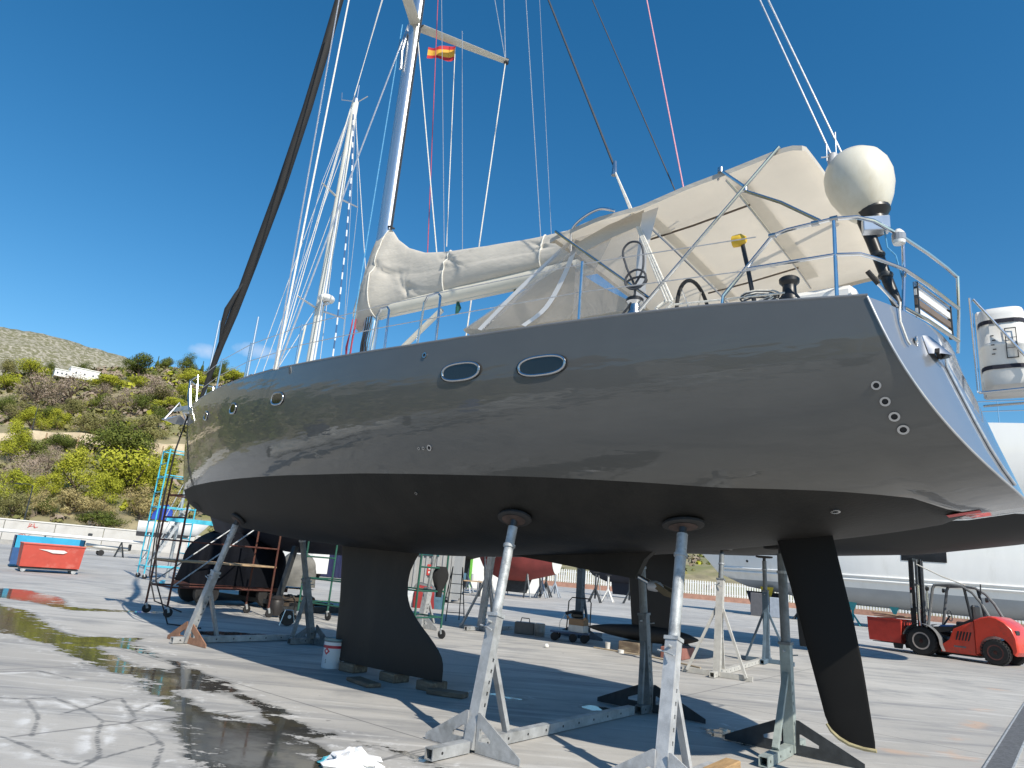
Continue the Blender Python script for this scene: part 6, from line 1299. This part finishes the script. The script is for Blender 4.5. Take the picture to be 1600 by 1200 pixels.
def far_stand(label, x, y, h, m):
    t = thing('boat_stand', label, 'boat stand', (x, y, 0), 0, 'stands in the background'); MB().tube([(0, 0, .25), (0, 0, h)], .06, 8).build('post', m, t, smooth=True)
    for k in range(4): a = R(30+90*k); MB().bar((0, 0, h*.5), (.55*math.cos(a), .55*math.sin(a), .03), .08, .06).build('leg', m, t)
    MB().bbox((0, 0, h), (.4, .3, .06), .02).build('pad', black_rub, t)
lg = mat('light_grey_stand', (.34, .38, .43), .5, .2); 
for x, y, h, m, lab in ((4.2, 50, 2.0, lg, 'pale blue-grey stand right of the red bottomed boat'), (3.1, 47, 2.0, lg, 'pale stand at the stern of the red bottomed boat'), (3.5, 49, 2.1, dark_steel, 'black stand touching the red bottomed boat'), (6.6, 47, 1.9, dark_steel, 'black stand right of the hand truck, far off'), (7.9, 50, 1.8, white_paint, 'white stand under the dark blue boat'), (9.4, 50, 1.8, dark_steel, 'black stand at the bow of the dark blue boat'), (21.4, 55, 1.9, dark_steel, 'black stand near the fence right of the cream stand'), (-1.7, 44, 2.2, lg, 'pale blue stand beside the black keel'), (-.4, 46, 2.2, lg, 'second pale blue stand beside the black keel')): far_stand(lab, x, y, h, m)
# tarpaulined trailer behind the rusty scaffold
def tarp_lump(t, nm, sx, sy, h, z0, m, seed, n=26, k=.12):
    r_ = random.Random(seed); rows = []; ph = [r_.uniform(0, 6) for _ in range(6)]
    for i in range(12):
        f = i/11; row = []
        for j in range(n):
            a = 2*math.pi*j/n; e = .42; cx = math.copysign(abs(math.cos(a))**e, math.cos(a)); cy = math.copysign(abs(math.sin(a))**e, math.sin(a)); s = (1-f**4*.45); w = 1+k*(.5*math.sin(5*a+ph[0]+3*f)+.3*math.sin(9*a+ph[1])+.25*math.sin(14*a+ph[2]+5*f))*(1-f*.5)
            row.append((sx*cx*s*w, sy*cy*s*w, z0+h*(f**.8)*(1+.05*math.sin(3*a+ph[3]))))
        rows.append(row)
    b = MB().grid(rows, closed=True); b.f.append(tuple(range(11*n, 12*n))); return b.build(nm, m, t, smooth=True, angle=70)
tt = thing('covered_trailer', 'trailer with a load under dark navy tarpaulin behind the rusty scaffold', 'trailer', (-7.35, 20.3, 0), math.atan2(1.07, 1.23))
tarp_lump(tt, 'tarpaulin', 1.3, .8, 1.35, .55, mat('shaded_navy_tarp', (.0045, .0055, .009), .8, 0, .3, 3, .4, 9, spec=.12), 4)  # navy taken near black to stand for the shade on the tarpaulin
MB().box((0, 0, .5), (2.7, 1.5, .1)).build('bed', rust, tt)
for x in (-.85, .85):
    for s in (-1, 1): w_ = MB().lathe([(.1, -.1), (.31, -.09), (.33, 0), (.31, .09), (.1, .1)], 20, (x, s*.62, .33), axis='y').build('wheel', black_rub, tt, smooth=True); MB().lathe([(.001, -.06), (.17, -.05), (.17, .05), (.001, .06)], 14, (x, s*.64, .33), axis='y').build('hub', galv_worn, w_)
ct = thing('covered_engine', 'bulky thing wrapped in grey-brown tarpaulin behind the green scaffold', 'covered load', (-8.8, 32.2, 0), R(20)); tarp_lump(ct, 'tarpaulin', .75, .7, 1.35, .1, mat('grey_tarpaulin', (.13, .125, .11), .6, 0, .25, 4, .5, 7), 9, 26, .2); MB().tube([(.75*math.cos(a), .7*math.sin(a), .75) for a in [k*.3 for k in range(21)]], .012, 5, closed=True).build('lashing', rope_dark, ct)
# cable reel, vacuum, hand truck, boxes
rl = thing('cable_reel', 'black cable reel on the ground between the scaffolds', 'cable reel', (-4.48, 16.13, 0), R(25))
MB().lathe([(.001, -.09), (.16, -.09), (.16, -.075), (.09, -.07), (.09, .07), (.16, .075), (.16, .09), (.001, .09)], 20, (0, 0, .17), axis='y').build('drum', black_pl, rl, smooth=True, angle=30); MB().tube([(-.16, -.11, .01), (-.08, -.11, .34), (.08, -.11, .34), (.16, -.11, .01)], .012, 6).build('frame', steel, rl); MB().lathe([(.04, -.1), (.04, -.095)], 10, (.03, 0, .2), axis='y').build('socket', white_paint, rl)
vc = thing('workshop_vacuum', 'dark workshop vacuum at the right foot of the rusty scaffold', 'vacuum', (-5.3, 17.95, 0), R(10)); MB().lathe([(.15, .04), (.17, .08), (.17, .36), (.15, .40), (.16, .44), (.08, .5), (.001, .5)], 18).build('drum', mat('vac_dark', (.025, .022, .022), .5), vc, smooth=True, angle=30); MB().tube([(.15, 0, .42), (.35, .05, .5), (.45, .1, .35), (.4, .2, .1)], .02, 7).build('hose', black_rub, vc, smooth=True)
ht = thing('hand_truck', 'wheeled trolley with upright handle, standing in the hull shadow', 'trolley', (2.0, 18.35, 0), R(-12))
MB().box((0, 0, .22), (.95, .5, .04)).build('platform', mat('trolley_blue', (.04, .08, .16), .5), ht)
for x in (-.36, .1, .38): MB().lathe([(.03, -.03), (.10, -.025), (.10, .025), (.03, .03)], 16, (x, -.24, .102), axis='y').build('wheel', black_rub, ht, smooth=True)
for x in (-.36, .38): MB().lathe([(.03, -.03), (.10, -.025), (.10, .025), (.03, .03)], 16, (x, .24, .102), axis='y').build('wheel', black_rub, ht, smooth=True)
MB().tube([(-.12, .2, .24), (-.10, .22, .95), (-.02, .22, 1.05), (.42, .22, 1.05), (.47, .22, .95), (.47, .2, .24)], .016, 7).build('handle', black_pl, ht, smooth=True)
cb = thing('cardboard_box', 'brown and white cardboard box standing on the trolley', 'box', (2.19, 18.28, .245), R(-30)); kraft = mat('kraft', (.30, .19, .11), .8, 0, .1, 5)
MB().box((0, 0, .08), (.40, .32, .16)).build('lower_half', mat('white_card', (.62, .62, .60), .7), cb); MB().box((0, 0, .235), (.401, .321, .15)).build('upper_half', kraft, cb)
for s, a in ((-1, 30), (1, -25)): MB().bar((s*.2, -.16, .31), (s*.26, -.16, .36), .003, .06).build('flap', kraft, cb)
jm = thing('power_tools', 'black machine parts heaped on top of the cardboard box', 'tool', (2.15, 18.32, .56), 0); MB().bbox((0, 0, .07), (.3, .2, .12), .03).build('motor_body', black_pl, jm); MB().tube([(-.3, 0, .1), (-.1, 0, .16), (.12, .02, .14)], .04, 8).build('handle', black_pl, jm, smooth=True); MB().tube([(-.3, .0, .08), (-.42, .02, -.1), (-.44, .05, -.4)], .008, 5).build('cable', rope_white, jm)
tb = thing('tool_box', 'low grey tool box with handle in the shade right of the white stand', 'tool box', (.9, 19.3, 0), R(-10)); MB().bbox((0, 0, .15), (.52, .28, .3), .02).build('case', mat('toolbox_grey', (.16, .15, .14), .5), tb); MB().tube([(-.12, 0, .3), (-.1, 0, .40), (.1, 0, .40), (.12, 0, .3)], .015, 6).build('handle', black_pl, tb)
jc = thing('steel_drum', 'small dull metal drum beside the low tool box', 'drum', (1.28, 19.0, 0), 0); MB().lathe([(.13, 0), (.13, .1), (.135, .11), (.13, .12), (.13, .3), (.12, .32), (.001, .32)], 18).build('drum_body', mat('drum_metal', (.26, .25, .23), .4, .4, .3, 6), jc, smooth=True, angle=30)
# open step ladder and hanging jacket
sl_ = thing('step_ladder', 'thin dark open step ladder seen beyond the green scaffold', 'ladder', (-1.15, 21.7, 0), R(15))
for s in (-1, 1): MB().tube([(s*.28, -.35, 0), (s*.15, 0, 1.55)], .016, 6).build('rail', dark_steel, sl_); MB().tube([(s*.28, .4, 0), (s*.15, 0, 1.55)], .016, 6).build('rail', dark_steel, sl_)
for k in range(5): MB().bar((-.27+.022*k, -.29+.06*k, .25+.27*k), (.27-.022*k, -.29+.06*k, .25+.27*k), .08, .02).build('tread', dark_steel, sl_)
jk = thing('hanging_jacket', 'black jacket hanging on the green scaffold post', 'jacket', (-1.22, 16.12, .88), R(20)); rows = []
for i in range(9):
    f = i/8; rows.append([((.07+.10*math.sin(math.pi*min(1, f*1.1+.15)))*math.cos(a)*(1+.12*math.sin(4*a+5*f)), .07*math.sin(a), .66*(1-f)) for a in [2*math.pi*k/16 for k in range(16)]])
MB().grid(rows, closed=True).build('cloth', mat('black_cloth', (.012, .012, .013), .9), jk, smooth=True)
# site container, shed, clutter
def container(label, loc, rz, m, L_=6, W_=2.4, H_=2.6):
    t = thing('site_container', label, 'container', loc, rz); MB().box((L_/2, W_/2, H_/2+.1), (L_-.06, W_-.06, H_-.05)).build('shell', m, t)
    for k in range(int(L_/.25)): MB().box((.15+k*.25, -.015, H_/2+.1), (.12, .03, H_-.3)).build('corrugation', m, t)
    for x in (.05, L_-.05):
        for y in (0, W_): MB().box((x, y, H_/2+.05), (.12, .12, H_+.1)).build('corner_post', m, t)
    return t
k1 = container('pale site container with a red notice, beyond the keel', (-4.4, 31.6, 0), R(-8), mat('container_grey', (.36, .36, .35), .6, 0, .08, 2), 2.6)
MB().box((1.55, -.05, 1.30), (.24, .02, .46)).build('red_notice', mat('notice_red', (.50, .05, .04), .5), k1)
for z in (1.2, 1.36): MB().box((1.55, -.062, z), (.10, .006, .09)).build('notice_symbol', white_paint, k1)
MB().box((1.1, -.05, 1.95), (1.6, .03, .10)).build('teal_sign', mat('teal_sign', (.02, .10, .10), .5), k1)
sh = thing('white_shed', 'bright white shed with a green door frame far beyond the keel', 'shed', (-4.6, 56, 0), R(-6)); MB().box((4, 3, 1.7), (8, 6, 3.4)).build('walls', mat('shed_white', (.80, .79, .75), .7), sh); 
for x in (1.2, 2.7): MB().box((x, -.06, 1.3), (.18, .12, 2.6)).build('door_frame', mat('lime_frame', (.14, .42, .05), .6), sh)
MB().box((1.95, -.03, 1.25), (1.35, .05, 2.5)).build('door', mat('dark_door', (.04, .06, .05), .6), sh); MB().box((5.2, -.03, 1.6), (1.2, .05, 1.0)).build('window', gl_, sh)
cl = thing('clutter_heap', 'heap of bags and sheets with a red sack beside the container', 'clutter', (-2.5, 26.5, 0), 0)
for i, (x, y, s, m) in enumerate(((-.4, 0, .32, mat('bag_white', (.55, .58, .60), .7)), (.0, -.1, .38, mat('sack_red', (.30, .03, .03), .7)), (.35, .1, .33, mat('bag_blue', (.06, .14, .2), .7)), (-.1, .25, .42, mat('bag_grey', (.12, .13, .13), .8)))):
    o = tarp_lump(cl, 'sack', s, s*.9, s*2.0, 0.0, m, 30+i, 16, .25); o.location = (x, y, 0)
bp_ = thing('bench_clutter', 'work bench with tins and white drum in front of the white shed', 'bench', (-2.0, 41, 0), R(-5)); MB().box((0, 0, .8), (2.6, .7, .06)).build('bench_top', timber, bp_)
for x in (-1.2, 1.2): MB().box((x, 0, .39), (.08, .6, .77)).build('bench_leg', dark_steel, bp_)
for x, m in ((-.9, dark_steel), (-.3, mat('tin_orange', (.45, .2, .06), .5)), (.2, mat('bag_blue', (.06, .14, .2))), (.8, white_paint)): MB().lathe([(.16, .83), (.16, 1.2), (.001, 1.21)], 12, (x, 0, 0)).build('tin', m, bp_)
dr = thing('white_drum', 'white plastic drum on the ground before the white shed', 'drum', (-.7, 42, 0), 0); MB().lathe([(.26, 0), (.3, .1), (.3, .75), (.24, .85), (.001, .85)], 16).build('drum_body', white_gel, dr, smooth=True)
bd = thing('dark_shed', 'dark blue corrugated shed with orange crates, far beyond the green scaffold', 'shed', (-15.5, 52, 0), R(-12)); MB().box((3, 2.5, 1.9), (6, 5, 3.8)).build('walls', mat('dark_blue_sheet', (.03, .035, .09), .5, 0, .1), bd)
for k in range(20): MB().box((.15+.3*k, -.02, 1.9), (.14, .05, 3.7)).build('corrugation', mat('dark_blue_sheet', (.03, .035, .09)), bd)
for i, (x, z, m) in enumerate(((1.2, .3, mat('crate_orange', (.60, .22, .08), .6)), (1.9, .3, mat('crate_red', (.45, .06, .05), .6)), (1.5, .85, mat('crate_orange', (.60, .22, .08))))):
    o = thing('crate', ['orange crate on the ground before the dark blue shed', 'red crate on the ground before the dark blue shed', 'orange crate stacked on the other two before the dark blue shed'][i], 'crate', Vector((-15.5, 52, 0))+Matrix.Rotation(R(-12), 3, 'Z') @ Vector((x+.6, -1.2, z-.28)), R(-12), 'crates before the dark blue shed'); MB().box((0, 0, .03), (.6, .5, .05)).build('base', m, o)
    for z_ in (.15, .32, .48):
        for y in (-.25, .25): MB().box((0, y, z_), (.6, .02, .11)).build('slat', m, o)
        for x_ in (-.3, .3): MB().box((x_, 0, z_), (.02, .48, .11)).build('slat', m, o)
vn = thing('white_van', 'white van parked beside the dark blue shed', 'van', (-13.2, 46, 0), R(160)); MB().prism([(-2.3, .35), (2.4, .35), (2.4, .95), (1.9, 1.15), (1.3, 1.95), (1.0, 2.1), (-2.3, 2.1)], -.9, .9, 'y').build('body', white_gel, vn)
MB().prism([(1.82, 1.2), (1.32, 1.88), (.6, 1.88), (.6, 1.2)], -.91, .91, 'y').build('window', gl_, vn)
for x in (-1.5, 1.5):
    for s in (-1, 1): MB().lathe([(.1, -.1), (.33, -.1), (.33, .1), (.1, .1)], 16, (x, s*.85, .33), axis='y').build('wheel', black_rub, vn, smooth=True)
# small things on the concrete
for nm, loc, prof, m, lab, ct_ in (('plastic_cup', (2.75, 17.05, 0), [(.05, 0), (.06, .16), (.065, .17), (.001, .17)], white_paint, 'small pale plastic pot on the ground by the bulb keel', 'pot'), ('tape_roll', (2.98, 16.6, 0), [(.04, 0), (.07, .0), (.07, .07), (.04, .07)], white_paint, 'roll of pale tape on the ground by the bulb keel', 'tape'), ('paper_ball', (1.27, 16.3, 0), [(.02, 0), (.05, .02), (.055, .05), (.03, .085), (.001, .09)], white_gel, 'small white paper ball on the open concrete behind the hull', 'litter')):
    o = MB().lathe(prof, 14).build(nm, m, smooth=True, angle=40); o.location = loc; tag(o, lab, ct_)
o = MB().tube([(2.45, 17.2, .015), (2.8, 16.9, .015), (3.1, 16.55, .02), (3.5, 16.35, .015), (3.9, 15.7, .015), (4.3, 14.9, .015)], .018, 6).build('ground_hose', mat('tan_hose', (.42, .34, .24), .7), smooth=True); tag(o, 'tan hose lying on the concrete in front of the bulb keel', 'hose')

# dark gear in the shade behind the keel and bow
def pallet_stack(label, loc, rz, n):
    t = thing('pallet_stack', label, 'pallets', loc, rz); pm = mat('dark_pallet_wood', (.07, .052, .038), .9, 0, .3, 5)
    for k in range(n):
        z = .144*k
        for y in (-.5, 0, .5): MB().box((0, y, z+.05), (1.2, .1, .09)).build('stringer', pm, t)
        for x in (-.53, -.27, 0, .27, .53): MB().box((x, 0, z+.108), (.12, 1.1, .022)).build('slat', pm, t)
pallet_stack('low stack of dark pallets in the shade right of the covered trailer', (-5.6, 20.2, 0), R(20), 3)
cr_ = thing('boat_cradle', 'black steel cradle under the masted yacht behind the bow', 'cradle', (-6.42, 21.05, 0), NA)
for x in (-1.8, 1.8):
    MB().box((x, 0, .09), (.16, 3.0, .16)).build('base_beam', dark_steel, cr_)
    for s in (-1, 1): MB().bar((x, s*1.35, .17), (x, s*1.0, 1.72), .12, .12).build('upright', dark_steel, cr_)
for y in (-.6, .6): MB().box((0, y, .19), (3.7, .14, .12)).build('runner', dark_steel, cr_)
